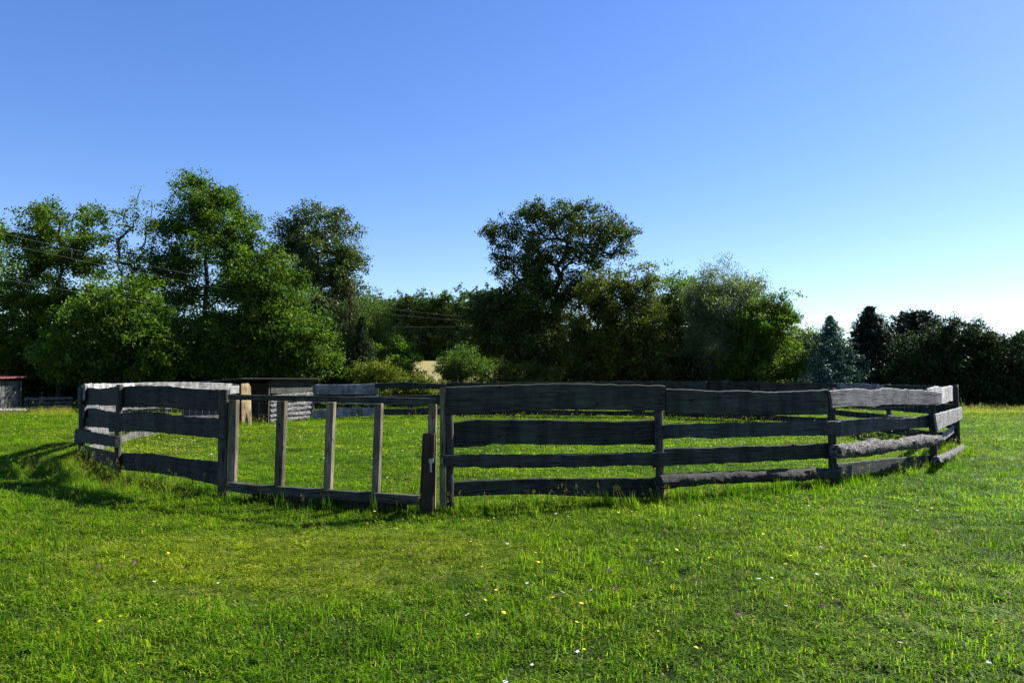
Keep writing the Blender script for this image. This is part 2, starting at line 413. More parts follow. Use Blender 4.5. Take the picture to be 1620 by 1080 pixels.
# ------------------------------------------------------------------ the round pen
RING = Vector((0.9, 18.8))
pts = {}
for k, (x, y) in dict(G1=(353, 787), G2=(700, 804), A=(712, 804), B=(1045, 793), C=(1318, 770), D=(1478, 741), E=(1515, 708),
                      L1=(185, 757), L2=(128, 728)).items():
    pts[k] = gp(x, y)
FAR = [Vector(p) for p in ((9.6, 18.9), (9.8, 22.6), (8.5, 25.0), (7.0, 26.9), (4.95, 28.0), (2.5, 28.7), (0.05, 28.9), (-2.6, 28.6), (-5.07, 27.75), (-7.26, 26.95))]
LEFT = [Vector(p) for p in ((-8.45, 22.3), (-9.2, 19.7), (-8.85, 17.1))]
fence = empty('paddock_fence', (0, 9, 0), 'round paddock fence of weathered grey waney edged boards and logs on posts', 'fence')

def outward(line):
    mid = line.P + line.u * line.L / 2
    return 1.0 if (Vector((mid.x, mid.y)) - RING).dot(Vector((line.n.x, line.n.y))) > 0 else -1.0
def O(line, side, extra=0.0): return outward(line) * side * (0.062 + extra)

# posts
PW = dict(G1=(0.105, 1.30), A=(0.085, 1.28), B=(0.105, 1.345), C=(0.11, 1.31), D=(0.115, 1.24), E=(0.12, 1.33), L1=(0.09, 1.355), L2=(0.10, 1.33))
for k, (w, z) in PW.items():
    post(pts[k], z, w, M_POST, fence, lean=(random.uniform(-.012, .012), random.uniform(-.012, .012)), round_=k not in ('G1',))
for p in FAR[:-1] + LEFT[1:]:
    post(p, 1.34, 0.12, M_POST, fence, lean=(random.uniform(-.015, .015), random.uniform(-.015, .015)))
g2 = post(pts['G2'], 1.33, 0.062, M_GATE, fence, 'gate_post', round_=False)

# panel A-B
ln = Line(pts['A'], pts['B']); o_, i_ = O(ln, 1), O(ln, -1)
board(ln, [(704.7, 611.8), (779, 609), (853, 606.4), (914, 606), (976, 608), (1038, 609), (1052, 609)],
      [(705.5, 656.5), (740, 655.5), (766, 653.8), (820, 650), (877, 647.6), (960, 648.5), (1052, 650)], o_, M_BOARD_SHADED, fence, label='wide dark top board with a long crack')
board(ln, [(712, 668), (754, 663), (853, 663), (976, 666), (1042, 663)], [(712, 708), (761, 705.7), (779, 702), (902, 703), (964, 704), (1001, 702), (1042, 704)], i_, M_BOARD_SHADED, fence)
board(ln, [(703, 719), (890, 718), (1033, 715), (1056, 714.5)], [(703, 738), (761, 738), (762, 740), (900, 738), (1033, 735), (1056, 737)], o_, M_BOARD_SHADED, fence, t=0.07, rough=0.012)
board(ln, [(712, 761), (853, 755.6), (1042, 755)], [(712, 785), (803, 782), (853, 781), (927, 785), (1021, 787), (1042, 786)], i_, M_BOARD_SHADED, fence)
wire_panel(ln, 1.15, O(ln, -1, 0.03), fence)
# panel B-C
ln = Line(pts['B'], pts['C']); o_, i_ = O(ln, 1), O(ln, -1)
board(ln, [(1053, 614.4), (1098, 615.6), (1138, 618.4), (1164, 617), (1220, 619.6), (1264, 618), (1309, 615.6)],
      [(1053, 653), (1120, 655.6), (1209, 657), (1264, 656), (1309, 655.6)], o_, M_BOARD_SHADED, fence)
board(ln, [(1039.6, 672), (1131, 669), (1209, 668), (1264, 666), (1329, 665.7)], [(1039.6, 694.7), (1090, 691.5), (1109, 692.5), (1120, 693.3), (1176, 691.6), (1242, 689), (1329, 688.7)], o_ * 1.15, M_TEAL, fence)
board(ln, [(1033, 711), (1053, 709), (1198, 704.5), (1312, 700.5)], [(1033, 738), (1053, 736.7), (1131, 733), (1209, 730), (1312, 724)], i_, M_BOARD_SHADED, fence, rough=0.012)
log(ln, [(1042, 749), (1109, 746.7), (1176, 744), (1309, 739.5), (1330, 738)], [(1042, 774), (1109, 766.7), (1176, 763), (1309, 758), (1330, 757)], O(ln, 1, 0.06), M_LOG_SHADED, fence, label='bottom log with patches of pale flaking bark')
wire_panel(ln, 1.15, O(ln, -1, 0.03), fence)
# panel C-D
ln = Line(pts['C'], pts['D']); o_, i_ = O(ln, 1), O(ln, -1)
board(ln, [(1311, 618), (1330, 616), (1349, 614), (1365, 614.6), (1380, 617.3), (1389, 615.5), (1398, 613.3), (1408, 613.2), (1427, 615.6), (1455, 616.4), (1482, 619.6), (1488, 621)],
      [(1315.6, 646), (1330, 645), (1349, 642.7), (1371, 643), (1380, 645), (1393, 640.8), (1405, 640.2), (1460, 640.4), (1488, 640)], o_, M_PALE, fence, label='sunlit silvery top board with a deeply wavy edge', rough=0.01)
board(ln, [(1324, 665), (1384, 661), (1427, 662), (1476, 655.6)], [(1325, 691), (1380, 683), (1449, 676.7), (1476, 675.6)], i_, M_TEAL, fence)
log(ln, [(1319, 703), (1350, 700), (1371, 698), (1380, 692), (1386, 693), (1391, 696.7), (1416, 695), (1456, 688), (1486, 688)],
    [(1324, 726), (1371, 721), (1416, 713), (1460, 708), (1486, 703)], O(ln, 1, 0.07), M_LOG, fence, label='knobbly log with rough pale and black bark')
board(ln, [(1324, 733), (1393, 725.6), (1476, 719)], [(1324, 756), (1371, 749), (1427, 743), (1476, 735)], i_, M_TEAL, fence)
wire_panel(ln, 1.15, O(ln, -1, 0.03), fence)
# panel D-E
ln = Line(pts['D'], pts['E']); o_, i_ = O(ln, 1), O(ln, -1)
def wb(line, s0, s1, za, zb_, side, mat=M_BOARD_SHADED, is_log=False, lab=None, extra=0.0, t=0.035, wav=0.03):
    """a board given by its heights at the panel's two ends"""
    K = 9; sd_ = random.uniform(0, 99)
    T = [(s0 + (s1 - s0) * i / K, za[0] + (zb_[0] - za[0]) * i / K + wav * noise.noise(Vector((i * .55, sd_, 0)))) for i in range(K + 1)]
    B = [(s0 + (s1 - s0) * i / K, za[1] + (zb_[1] - za[1]) * i / K + wav * noise.noise(Vector((i * .55, sd_, 5)))) for i in range(K + 1)]
    f = log if is_log else board
    kw = {} if is_log else dict(t=t, rough=0.010)
    return f(line, T, B, O(line, side, extra), mat, fence, world=True, label=lab, **kw)
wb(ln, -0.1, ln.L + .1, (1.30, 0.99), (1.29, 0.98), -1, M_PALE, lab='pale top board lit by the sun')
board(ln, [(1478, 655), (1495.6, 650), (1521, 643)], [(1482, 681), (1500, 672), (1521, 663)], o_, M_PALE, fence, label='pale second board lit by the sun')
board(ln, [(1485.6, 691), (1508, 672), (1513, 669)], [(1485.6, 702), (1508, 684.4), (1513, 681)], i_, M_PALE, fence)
log(ln, [(1480, 722), (1504, 713), (1522, 704)], [(1483, 733), (1504, 725.6), (1525.6, 713)], O(ln, 1, 0.07), M_LOG, fence, label='short bottom log with ringed grey bark')
# panel G1-L1 and L1-L2 (posts in front, boards inside or outside)
ln = Line(pts['L1'], pts['G1']); o_, i_ = O(ln, 1), O(ln, -1)
board(ln, [(190, 611), (235, 609.4), (272, 611), (309, 615), (356, 616.4)], [(190, 644), (247, 644), (296, 647), (356, 649.5)], i_, M_BOARD_SHADED, fence)
board(ln, [(174, 655), (210, 651), (247, 652), (296, 659), (356, 661.4)], [(174, 683), (222, 681.5), (272, 686), (321, 691), (356, 695)], O(ln, 1), M_BOARD_SHADED, fence)
board(ln, [(178, 715.6), (247, 717.5), (284, 724), (346, 730), (356, 731)], [(178, 741.5), (247, 747.7), (296, 756), (350, 768.5), (356, 769)], i_, M_BOARD_SHADED, fence)
wire_panel(ln, 1.15, O(ln, -1, 0.03), fence)
ln = Line(pts['L2'], pts['L1']); o_, i_ = O(ln, 1), O(ln, -1)
board(ln, [(124, 612), (140, 613), (160.5, 615), (188, 610.6)], [(124, 640), (188, 641.5)], i_, M_BOARD_SHADED, fence)
board(ln, [(126, 646.4), (148, 645), (165, 649), (188, 653)], [(126, 673.6), (173, 677), (188, 678)], i_, M_BOARD_SHADED, fence)
board(ln, [(121, 678.5), (130, 679), (138, 682), (186, 690)], [(120, 699.5), (148, 701), (186, 707)], O(ln, 1), M_BOARD_SHADED, fence, t=.06, rough=.016)
board(ln, [(126, 702), (186, 716)], [(126, 720), (173, 738), (186, 742)], i_, M_BOARD_SHADED, fence)
wire_panel(ln, 1.1, O(ln, -1, 0.03), fence)
# back left, lit from inside the pen
ln = Line(pts['L2'], LEFT[2])
wb(ln, -.2, ln.L + .25, (1.36, 1.06), (1.36, 1.05), -1, M_PALE, lab='pale top board lit inside the pen')
wb(ln, -.2, ln.L + .1, (0.98, 0.76), (0.97, 0.76), -1, M_MID)
wb(ln, -.2, ln.L + .1, (0.56, 0.34), (0.54, 0.34), -1, M_LOGWALL, True, extra=.05)
wb(ln, -.1, ln.L + .1, (0.24, 0.08), (0.22, 0.06), -1, M_MID)
ln = Line(LEFT[2], LEFT[0])
top_px = [(213, 605.7), (262, 604), (309, 604.4), (345, 605.5), (370, 607), (379, 608)]
board(Line(LEFT[1], LEFT[0]), [(206, 605.5)] + top_px[1:], [(206, 628), (300, 628), (345, 626), (378, 622)], O(ln, -1), M_PALE, fence, label='long pale top board bright in the sun, its far end rounded', rough=.012)
ln = Line(LEFT[2], LEFT[1])
for (a, b_) in (((0.98, 0.74), (0.93, 0.70)), ((0.55, 0.36), (0.52, 0.30)), ((0.22, 0.06), (0.20, 0.05))): wb(ln, -.1, ln.L + .1, a, b_, -1, M_MID)
wire_panel(ln, 1.1, O(ln, -1, 0.03), fence)
ln = Line(LEFT[1], LEFT[0])
for (a, b_) in (((0.90, 0.66), (0.86, 0.62)), ((0.48, 0.28), (0.40, 0.25)), ((0.20, 0.02), (0.18, 0.02))): wb(ln, -.1, ln.L - .1, a, b_, -1, M_MID)
# right hand far side and back
prev = pts['E']
heights = [((1.30, 1.02), (0.86, 0.60), (0.50, 0.34), (0.24, 0.05))] * 10
for i, q in enumerate(FAR):
    ln = Line(prev, q)
    if i == len(FAR) - 2:       # 706 > 597: thin top rail over an open gap
        rows = [((1.36, 1.13), (1.34, 1.10)), ((0.90, 0.66), (0.86, 0.64)), ((0.34, 0.08), (0.34, 0.10))]
        rows = None
        board(ln, [(593, 606), (640, 604), (706, 607)], [(593, 614), (640, 614.5), (706, 615)], O(ln, -1), M_BOARD_SHADED, fence, label='narrow top board with a sunlit upper edge')
        board(ln, [(597, 626), (706, 624)], [(597, 640), (706, 641)], O(ln, -1), M_BOARD_SHADED, fence)
        board(ln, [(597, 646.5), (706, 646)], [(597, 656.5), (706, 656)], O(ln, -1), M_BOARD_SHADED, fence)
    elif i == len(FAR) - 1:     # 597 > 497
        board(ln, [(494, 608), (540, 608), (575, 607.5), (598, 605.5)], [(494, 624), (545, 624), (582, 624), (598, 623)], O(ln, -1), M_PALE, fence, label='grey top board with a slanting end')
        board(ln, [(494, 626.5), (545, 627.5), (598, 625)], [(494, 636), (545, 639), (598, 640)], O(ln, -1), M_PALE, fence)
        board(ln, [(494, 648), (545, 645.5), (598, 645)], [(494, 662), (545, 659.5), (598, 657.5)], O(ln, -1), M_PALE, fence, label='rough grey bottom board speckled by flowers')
    else:
        zt = [(1.30, 1.04), (1.31, 1.03), (1.34, 1.06), (1.40, 1.07), (1.41, 1.08), (1.40, 1.08), (1.37, 1.07), (1.36, 1.06)][i]
        zt2 = [(1.32, 1.05), (1.36, 1.05), (1.36, 1.07), (1.41, 1.08), (1.40, 1.07), (1.38, 1.07), (1.37, 1.06), (1.36, 1.06)][i]
        wb(ln, -.08, ln.L + .08, zt, zt2, 1 if i % 2 else -1, M_PALE if i == 1 else M_BOARD_SHADED, wav=.02)
        wb(ln, -.08, ln.L + .08, (0.92, 0.66), (0.93, 0.68), -1)
        wb(ln, -.08, ln.L + .08, (0.56, 0.40), (0.55, 0.38), -1, is_log=(i == 0))
        wb(ln, -.08, ln.L + .08, (0.30, 0.08), (0.27, 0.10), -1)
    prev = q

# ------------------------------------------------------------------ gate
gate = empty('field_gate', (pts['G1'].x, pts['G1'].y, 0), 'wooden frame gate with three upright bars and open wire infill, closed', 'gate')
gl = Line(pts['G1'], pts['G2'])
go_ = -0.03
prism(gl, [(362, 623.7), (691.5, 629.5), (691.5, 639.5), (362, 632)], go_ - 0.045, 0.05, M_GATEX, gate, 'top_rail')
for i, q in enumerate([[(364, 632), (376.5, 632), (373.5, 762), (362, 762)], [(440.3, 634), (453, 634), (447.5, 773), (436, 772)],
                       [(518.5, 636), (530, 636), (524.5, 778), (513.5, 777)], [(594.8, 638), (605, 638), (600, 781), (589.5, 780)],
                       [(679, 639), (690, 639.5), (688, 805), (677, 805)]]):
    prism(gl, q, go_ + 0.02, 0.075, M_GATE, gate, 'upright_bar' if 0 < i < 4 else 'stile')
prism(gl, [(358, 761), (400, 766), (668, 783.5), (668, 798), (400, 781), (358, 775)], go_ - 0.03, 0.085, M_GATEX, gate, 'bottom_rail')
prism(gl, [(400, 779), (645, 796), (645, 812), (400, 797)], go_ + 0.02, 0.035, M_BOARD_SHADED, gate, 'kick_board')
prism(gl, [(670, 685), (688.5, 686), (686.5, 812), (664.5, 811)], go_ - 0.115, 0.07, M_STUMP, gate, 'latch_plank', 'dark brown plank nailed over the latch side')
lat = prism(gl, [(678.3, 725), (685.5, 725), (685.5, 731.5), (683.2, 732.5), (683.2, 744), (684, 747), (680.5, 747), (680.2, 732.5), (678.3, 731)], go_ - 0.158, 0.012, M_METAL, gate, 'latch', bev=0.002)
prism(gl, [(698, 724.5), (701.2, 724.5), (701.2, 734), (698, 734)], -0.045, 0.02, M_METAL, fence, 'latch_plate', bev=0.002)
wire_panel(gl, 1.15, go_ + 0.062, gate, 'wire_mesh', 0.1, gl.L - 0.08, step=0.3)

# ------------------------------------------------------------------ pen shelter (log wall, dark door opening, tin roof)
shed = empty('log_shelter', (-9.0, 24.6, 0), 'low shelter of stacked pale logs under a tin roof, far left of pen', 'animal shelter')
sf = Line((-8.45, 22.45), (-7.22, 27.05))
pos = lambda px: sf.hit(px, 640)[0]
s_d, s_e = pos(426), sf.L - 0.1
zz = 0.03
for i, (za, zb_) in enumerate([((0.02, 0.17)), (0.17, 0.33), (0.34, 0.50), (0.50, 0.66), (0.66, 0.80)]):
    log(sf, [(s_d, zb_), (s_d + 1, zb_ + .02), (s_e, zb_ + 0.03)], [(s_d, za), (s_e, za + 0.03)], 0.0, M_LOGWALL, shed, 'wall_log', world=True, rough=0.03)
log(sf, [(s_d, 0.93), (s_d + 1.3, 1.0), (s_e, 1.02)], [(s_d, 0.83), (s_e, 0.86)], 0.0, M_LOGWALL, shed, 'wall_log', world=True, rough=0.03)
board(sf, [(s_d, 1.43), (s_e, 1.45)], [(s_d, 1.21), (s_e, 1.24)], -0.02, M_BOARD_SHADED, shed, world=True, name='wall_board')
board(sf, [(s_d, 1.22), (s_e, 1.22)], [(s_d, 1.0), (s_d + 1.2, 0.97), (s_e, 1.06)], -0.03, M_BOARD_SHADED, shed, world=True, name='wall_board')
def shed_box(name, s0, s1, d0, d1, z0, z1, mat):
    bm = bmesh.new(); bmesh.ops.create_cube(bm, size=1)
    for v in bm.verts:
        v.co = Vector(((s0 + s1) / 2 + v.co.x * (s1 - s0), (d0 + d1) / 2 + v.co.y * (d1 - d0), (z0 + z1) / 2 + v.co.z * (z1 - z0)))
    bmesh.ops.bevel(bm, geom=bm.edges[:], offset=0.008, segments=1, affect='EDGES')
    me = bpy.data.meshes.new(name); bm.to_mesh(me); bm.free()
    o = link(name, me, mat, shed); o.rotation_euler = (0, 0, sf.a); o.location = sf.P - shed.location; return o
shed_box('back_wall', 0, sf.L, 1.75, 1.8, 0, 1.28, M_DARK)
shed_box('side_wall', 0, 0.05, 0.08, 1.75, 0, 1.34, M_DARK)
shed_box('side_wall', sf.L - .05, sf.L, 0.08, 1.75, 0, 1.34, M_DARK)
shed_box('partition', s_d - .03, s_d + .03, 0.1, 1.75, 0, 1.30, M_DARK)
shed_box('door_post', s_d - .10, s_d - .02, -0.03, 0.06, 0, 1.38, M_POST)
# corrugated roof
V = []; F = []; NX = 160; Lr = sf.L + .1
for j in range(2):
    for i in range(NX + 1):
        s = -0.05 + Lr * i / NX; d = -0.30 if j == 0 else 2.0
        V.append((s, d, (1.495 if j == 0 else 1.32) + 0.014 * math.sin(s * 2 * math.pi / 0.11)))
for i in range(NX): F.append((i, i + 1, NX + 2 + i, NX + 1 + i))
me = bpy.data.meshes.new('roof'); me.from_pydata(V, [], F)
ro = link('roof', me, M_TIN, shed); ro.rotation_euler = (0, 0, sf.a); ro.location = sf.P - shed.location
md = ro.modifiers.new('thick', 'SOLIDIFY'); md.thickness = 0.01
pl = Line((-8.62, 22.1), (-8.14, 22.74))
pk = prism(pl, [(381, 606.7), (393, 606), (396.5, 612), (397, 640), (398.3, 674), (393.5, 674), (389.5, 653), (385.5, 674), (382.3, 674), (381.5, 640)], 0.0, 0.03, M_PLY, None, 'wooden_plank', bev=0.004)
tag(pk, 'fresh yellow plank with a notched foot standing beside the shelter doorway', 'plank')

# ------------------------------------------------------------------ left shed and rail fence
ls = empty('wooden_shed', (-22.5, 30.2, 0), 'small grey board shed with a red roof at the left edge', 'shed')
a0, a1 = at(30, 655, 31.0), at(-60, 655, 29.0)
sl_ = Line((a1.x, a1.y), (a0.x, a0.y))
s = 0.0
while s < sl_.L - 0.01:
    w = min(random.uniform(0.13, 0.2), sl_.L - s); zt = 1.42 + 0.0 * s
    prism(sl_, [(s, 0.0 + random.uniform(0, .05)), (s + w - .012, 0.02), (s + w - .012, zt), (s, zt)], random.uniform(-.012, .012), 0.03, M_GREY, ls, 'wall_plank', bev=0.003, world=True)
    s += w
bm = bmesh.new()
for (x0, x1, y0, y1, z0, z1) in ((-0.05, sl_.L, 1.9, 1.95, 0, 1.3),):
    pass
prism(sl_, [(sl_.L - .05, 0), (sl_.L + .02, 0), (sl_.L + .02, 1.45), (sl_.L - .05, 1.45)], -0.06, 0.08, M_POST, ls, 'corner_post', world=True)
for (s0, s1, y0, y1, nm) in ((sl_.L - .04, sl_.L, 0.03, 1.9, 'side_wall'), (0, sl_.L, 1.9, 1.94, 'back_wall')):
    V = [(x, y, z) for z in (0, 1.4) for x in (s0, s1) for y in (y0, y1)]
    F = [(0, 1, 3, 2), (4, 6, 7, 5), (0, 4, 5, 1), (2, 3, 7, 6), (0, 2, 6, 4), (1, 5, 7, 3)]
    me = bpy.data.meshes.new(nm); me.from_pydata(V, [], F); o = link(nm, me, M_BOARD_SHADED, ls); o.rotation_euler = (0, 0, sl_.a); o.location = sl_.P - ls.location
V = []; F = []; NX = 60
for j in range(2):
    for i in range(NX + 1):
        s = -0.1 + (sl_.L + .2) * i / NX
        zz = 1.50 + 0.10 * s / sl_.L
        V.append((s, -0.25 if j == 0 else 2.2, zz + (0.0 if j == 0 else .06) + 0.012 * math.sin(s * 2 * math.pi / 0.2)))
for i in range(NX): F.append((i, i + 1, NX + 2 + i, NX + 1 + i))
me = bpy.data.meshes.new('roof'); me.from_pydata(V, [], F); ro = link('roof', me, M_REDTIN, ls); ro.rotation_euler = (0, 0, sl_.a); ro.location = sl_.P - ls.location
md = ro.modifiers.new('thick', 'SOLIDIFY'); md.thickness = 0.05

b0, b1 = at(36, 645, 31.4), at(113, 645, 33.5)
rf = empty('rail_fence', (b0.x, b0.y, 0), 'low fence of three stacked grey poles beside the red roofed shed', 'fence')
rl = Line((b0.x, b0.y), (b1.x, b1.y))
for z, rr in ((0.62, 0.075), (0.44, 0.06), (0.28, 0.055), (0.13, .05)):
    log(rl, [(0, z + rr), (rl.L, z + rr * .9 + .02)], [(0, z - rr), (rl.L, z - rr * .9 + .02)], -0.02, M_LOGPALE, rf, 'pole_rail', world=True, rough=.015)
post((b1.x - .05, b1.y + .1), 0.62, 0.12, M_POST, rf)
post((b0.x + .2, b0.y + .1), 0.66, 0.10, M_POST, rf)

# ------------------------------------------------------------------ trees
def leaf_quads(C, size, up=0.35, droop=0.0, aspect=0.6, rg=rng):
    """rhombic leaves, folded flat, one quad each"""
    n_ = len(C)
    d = rg.normal(size=(n_, 3)); d[:, 2] -= droop; d /= np.linalg.norm(d, axis=1)[:, None]
    nn = rg.normal(size=(n_, 3)); nn[:, 2] = np.abs(nn[:, 2]) + up
    s_ = np.cross(d, nn); s_ /= np.linalg.norm(s_, axis=1)[:, None] + 1e-9
    sz = size * rg.uniform(0.5, 1.3, n_)[:, None]
    a = C - d * sz * .5; b_ = C + s_ * sz * aspect * .5; c = C + d * sz * .5; e = C - s_ * sz * aspect * .5
    V = np.stack([a, b_, c, e], 1).reshape(-1, 3)
    F = np.arange(n_ * 4).reshape(-1, 4)
    return V, F
def tubes(nodes, parent, rad, K=5):
    V = []; F = []
    P = np.array(nodes)
    for i, p in enumerate(parent):
        if p < 0: continue
        a, b_ = Vector(P[p]), Vector(P[i]); d = b_ - a
        if d.length < 1e-4: continue
        d.normalize(); u = d.orthogonal().normalized(); v = d.cross(u); k0 = len(V)
        k = K if rad[i] > 0.03 else 3
        ra = min(rad[p], rad[i] * 1.35)
        for q, rr in ((a - d * rad[i] * .3, ra), (b_, rad[i])):
            for j in range(k):
                an = j / k * 2 * math.pi; V.append(q + (u * math.cos(an) + v * math.sin(an)) * rr)
        for j in range(k): F.append((k0 + j, k0 + (j + 1) % k, k0 + k + (j + 1) % k, k0 + k + j))
    return V, F
def skeleton(base, trunk_top, clumps, rg, wig=0.25, step=0.6, up_pen=0.7):
    base = np.array(base, float); tt = np.array(trunk_top, float)
    H = np.linalg.norm(tt - base); N = max(4, int(H / 0.7)); nodes = []; par = []
    for i in range(N + 1):
        f = i / N; p = base + (tt - base) * f
        if 0 < i: p = p + rg.normal(size=3) * np.array([wig, wig, 0]) * .35 * f
        nodes.append(p); par.append(i - 1)
    hmin = base[2] + (tt[2] - base[2]) * 0.22
    order = np.argsort([np.linalg.norm((c - tt) * [1, 1, .4]) for c in clumps])
    tips = []
    for ci in order:
        c = clumps[ci]; A = np.array(nodes)
        cost = np.linalg.norm(A - c, axis=1) + up_pen * np.maximum(0, A[:, 2] - c[2] + 0.2 * np.linalg.norm(A[:, :2] - c[:2], axis=1)) + 50 * (A[:, 2] < hmin)
        k = int(np.argmin(cost)); p0 = A[k]; L = np.linalg.norm(c - p0); m = max(1, int(L / step)); last = k
        for j in range(1, m + 1):
            f = j / m; q = p0 + (c - p0) * f
            q = q + np.array([0, 0, 1]) * (-(f - f * f)) * L * .18 + (rg.normal(size=3) * wig * .35 if j < m else 0)
            nodes.append(q); par.append(last); last = len(nodes) - 1
        tips.append(last)
    return nodes, par
def radii(nodes, par, tip=0.012, e=2.3, rmax=0.4):
    n_ = len(nodes); acc = np.zeros(n_); ch = np.zeros(n_, int)
    for p in par:
        if p >= 0: ch[p] += 1
    for i in range(n_ - 1, -1, -1):
        if acc[i] == 0: acc[i] = tip ** e
        if par[i] >= 0: acc[par[i]] += acc[i] * 1.0
    return np.minimum(acc ** (1 / e), rmax)
def build_tree(name, label, cat, Y, base_px, trunk_top_px, lobes, mat, nclump, per, leaf, rc=0.55, seed=1, bark=None, group=None, fl=0.75,
               depth=1.0, sparse_tips=0, droop=0.0, aspect=0.6, z_ground=0.0, tipr=0.014, rmax=0.35, up=0.35, hollow=0.5, base_py=603, step=.6, wig=.3, trunk_r=0.16, up_pen=.7):
    rg = np.random.default_rng(seed)
    k = Y / FPX
    bx = (base_px - 810) * k
    tt = at(trunk_top_px[0], trunk_top_px[1], Y)
    L3 = []
    for lb in lobes:
        c = at(lb[0], lb[1], Y); rx, rz = lb[2] * k, lb[3] * k
        ry = (lb[4] if len(lb) > 4 else min(rx, rz * 1.3) * depth / k) * (k if len(lb) > 4 else k)
        ry = max(ry, rx * .6); dy = (lb[5] if len(lb) > 5 else 0)
        L3.append((np.array([c.x, c.y + dy, c.z]), np.array([rx, ry, rz])))
    vol = np.array([np.prod(r_) ** 0.8 for _, r_ in L3]); vol /= vol.sum()
    cl = []
    for i in range(nclump):
        j = rg.choice(len(L3), p=vol); c, r_ = L3[j]
        u = rg.normal(size=3); u /= np.linalg.norm(u)
        rr = (hollow + (1 - hollow) * rg.random()) ** 0.7
        p = c + u * r_ * rr
        if p[2] < z_ground + 0.3: p[2] = z_ground + 0.3 + rg.random() * .6
        cl.append(p)
    cl = np.array(cl)
    nodes, par = skeleton((bx, Y, z_ground - .2), (tt.x, tt.y, tt.z), cl, rg, wig=wig, step=step, up_pen=up_pen)
    rad = radii(nodes, par, tipr, rmax=rmax); ntr = 0
    while ntr + 1 < len(par) and par[ntr + 1] == ntr and nodes[ntr + 1][2] <= tt.z + .1: ntr += 1
    for i in range(ntr + 1): rad[i] = max(rad[i], trunk_r * (1 - .6 * i / max(1, ntr)))
    root = empty(name, (bx, Y, z_ground), label, cat, group)
    tv, tf = tubes(nodes, par, rad)
    me = bpy.data.meshes.new('trunk'); me.from_pydata([tuple(v - root.location) for v in tv], [], tf)
    for p in me.polygons: p.use_smooth = True
    link('trunk', me, bark or M_BARK, root)
    if Y < 60: leaf *= .85; per = per * 1.3
    # leaves: sub-clumps round each clump centre
    C = []; T = []
    for c in cl:
        ct = rg.uniform(.15, .85); m = int(per * 1.3 * rg.uniform(.5, 1.5)); ns = 5
        sub = c + rg.normal(size=(ns, 3)) * rc * np.array([.75, .75, .5])
        w = rg.integers(0, ns, m)
        q = sub[w] + rg.normal(size=(m, 3)) * rc * np.array([.38, .38, .38 * fl])
        if droop: q[:, 2] -= np.abs(rg.normal(size=m)) * rc * droop
        C.append(q); T.append(np.clip(ct + rg.normal(size=m) * .28, 0, 1))
    C = np.concatenate(C); T = np.concatenate(T)
    ok = C[:, 2] > z_ground + .02; C, T = C[ok], T[ok]
    V, F = leaf_quads(C, leaf, up=up, droop=droop, aspect=aspect, rg=rg)
    V -= np.array(root.location)
    me = mesh_np('crown', V, F); add_attr(me, 'tone', np.repeat(T, 4)); link('crown', me, mat, root)
    return root
def build_conifer(name, label, cat, Y, px, top_py, width_px, mat, seed, droop=0.35, dens=1.0, z_low=0.2, needle=0.10, group=None, irregular=.25, shape=1.0):
    rg = np.random.default_rng(seed); k = Y / FPX; x = (px - 810) * k; H = at(px, top_py, Y).z; Rm = width_px * k / 2
    root = empty(name, (x, Y, 0), label, cat, group)
    nodes = [np.array([x + .04 * math.sin(i), Y, H * i / 12.0]) for i in range(13)]; par = list(range(-1, 12)); nodes = list(nodes)
    C = []; T = []
    z = z_low
    while z < H - .05:
        f = (z - z_low) / (H - z_low)
        r_ = Rm * (1 - f) ** shape * (1 - .25 * max(0, .15 - f) / .15) + .05
        nb = max(3, int((5 + 3 * (1 - f)) * dens)); a0_ = rg.random() * 6.28
        for b_ in range(nb):
            a = a0_ + b_ / nb * 6.283 + rg.normal() * .2; L = r_ * rg.uniform(1 - irregular * 1.6, 1 + irregular)
            tn = rg.uniform(.2, .8); last = min(12, int(round(z / H * 12))); p0 = np.array([x, Y, z])
            m = max(3, int(L / .14)); st = [last]
            for j in range(1, m + 1):
                g = j / m; rr = L * g
                q = p0 + np.array([math.cos(a) * rr, math.sin(a) * rr, L * (.35 * g - droop * 1.5 * g * g)])
                cnt = int(9 * dens)
                sp = .10 * L * (1 - .5 * g) + .035
                qq = q + rg.normal(size=(cnt, 3)) * np.array([sp, sp, .035 + .02 * L])
                C.append(qq); T.append(np.clip(tn + rg.normal(size=cnt) * .2 + .15 * g, 0, 1))
                if j == m or j == m // 2:
                    nodes.append(q); par.append(st[-1]); st.append(len(nodes) - 1)
        z += max(.10, .05 * H * (1 - .5 * f)) * .55
    rad = np.array([.10 * (1 - i / 13) + .012 for i in range(13)] + [.012] * (len(nodes) - 13))
    tv, tf = tubes(nodes, par, rad); me = bpy.data.meshes.new('trunk'); me.from_pydata([tuple(v - root.location) for v in tv], [], tf); link('trunk', me, M_BARK, root)
    C = np.concatenate(C); T = np.concatenate(T); ok = C[:, 2] > .03; C, T = C[ok], T[ok]
    V, F = leaf_quads(C, needle * 1.6, up=.2, droop=.5, aspect=.3, rg=rg); V -= np.array(root.location)
    me = mesh_np('crown', V, F); add_attr(me, 'tone', np.repeat(T, 4)); link('crown', me, mat, root)
    return root

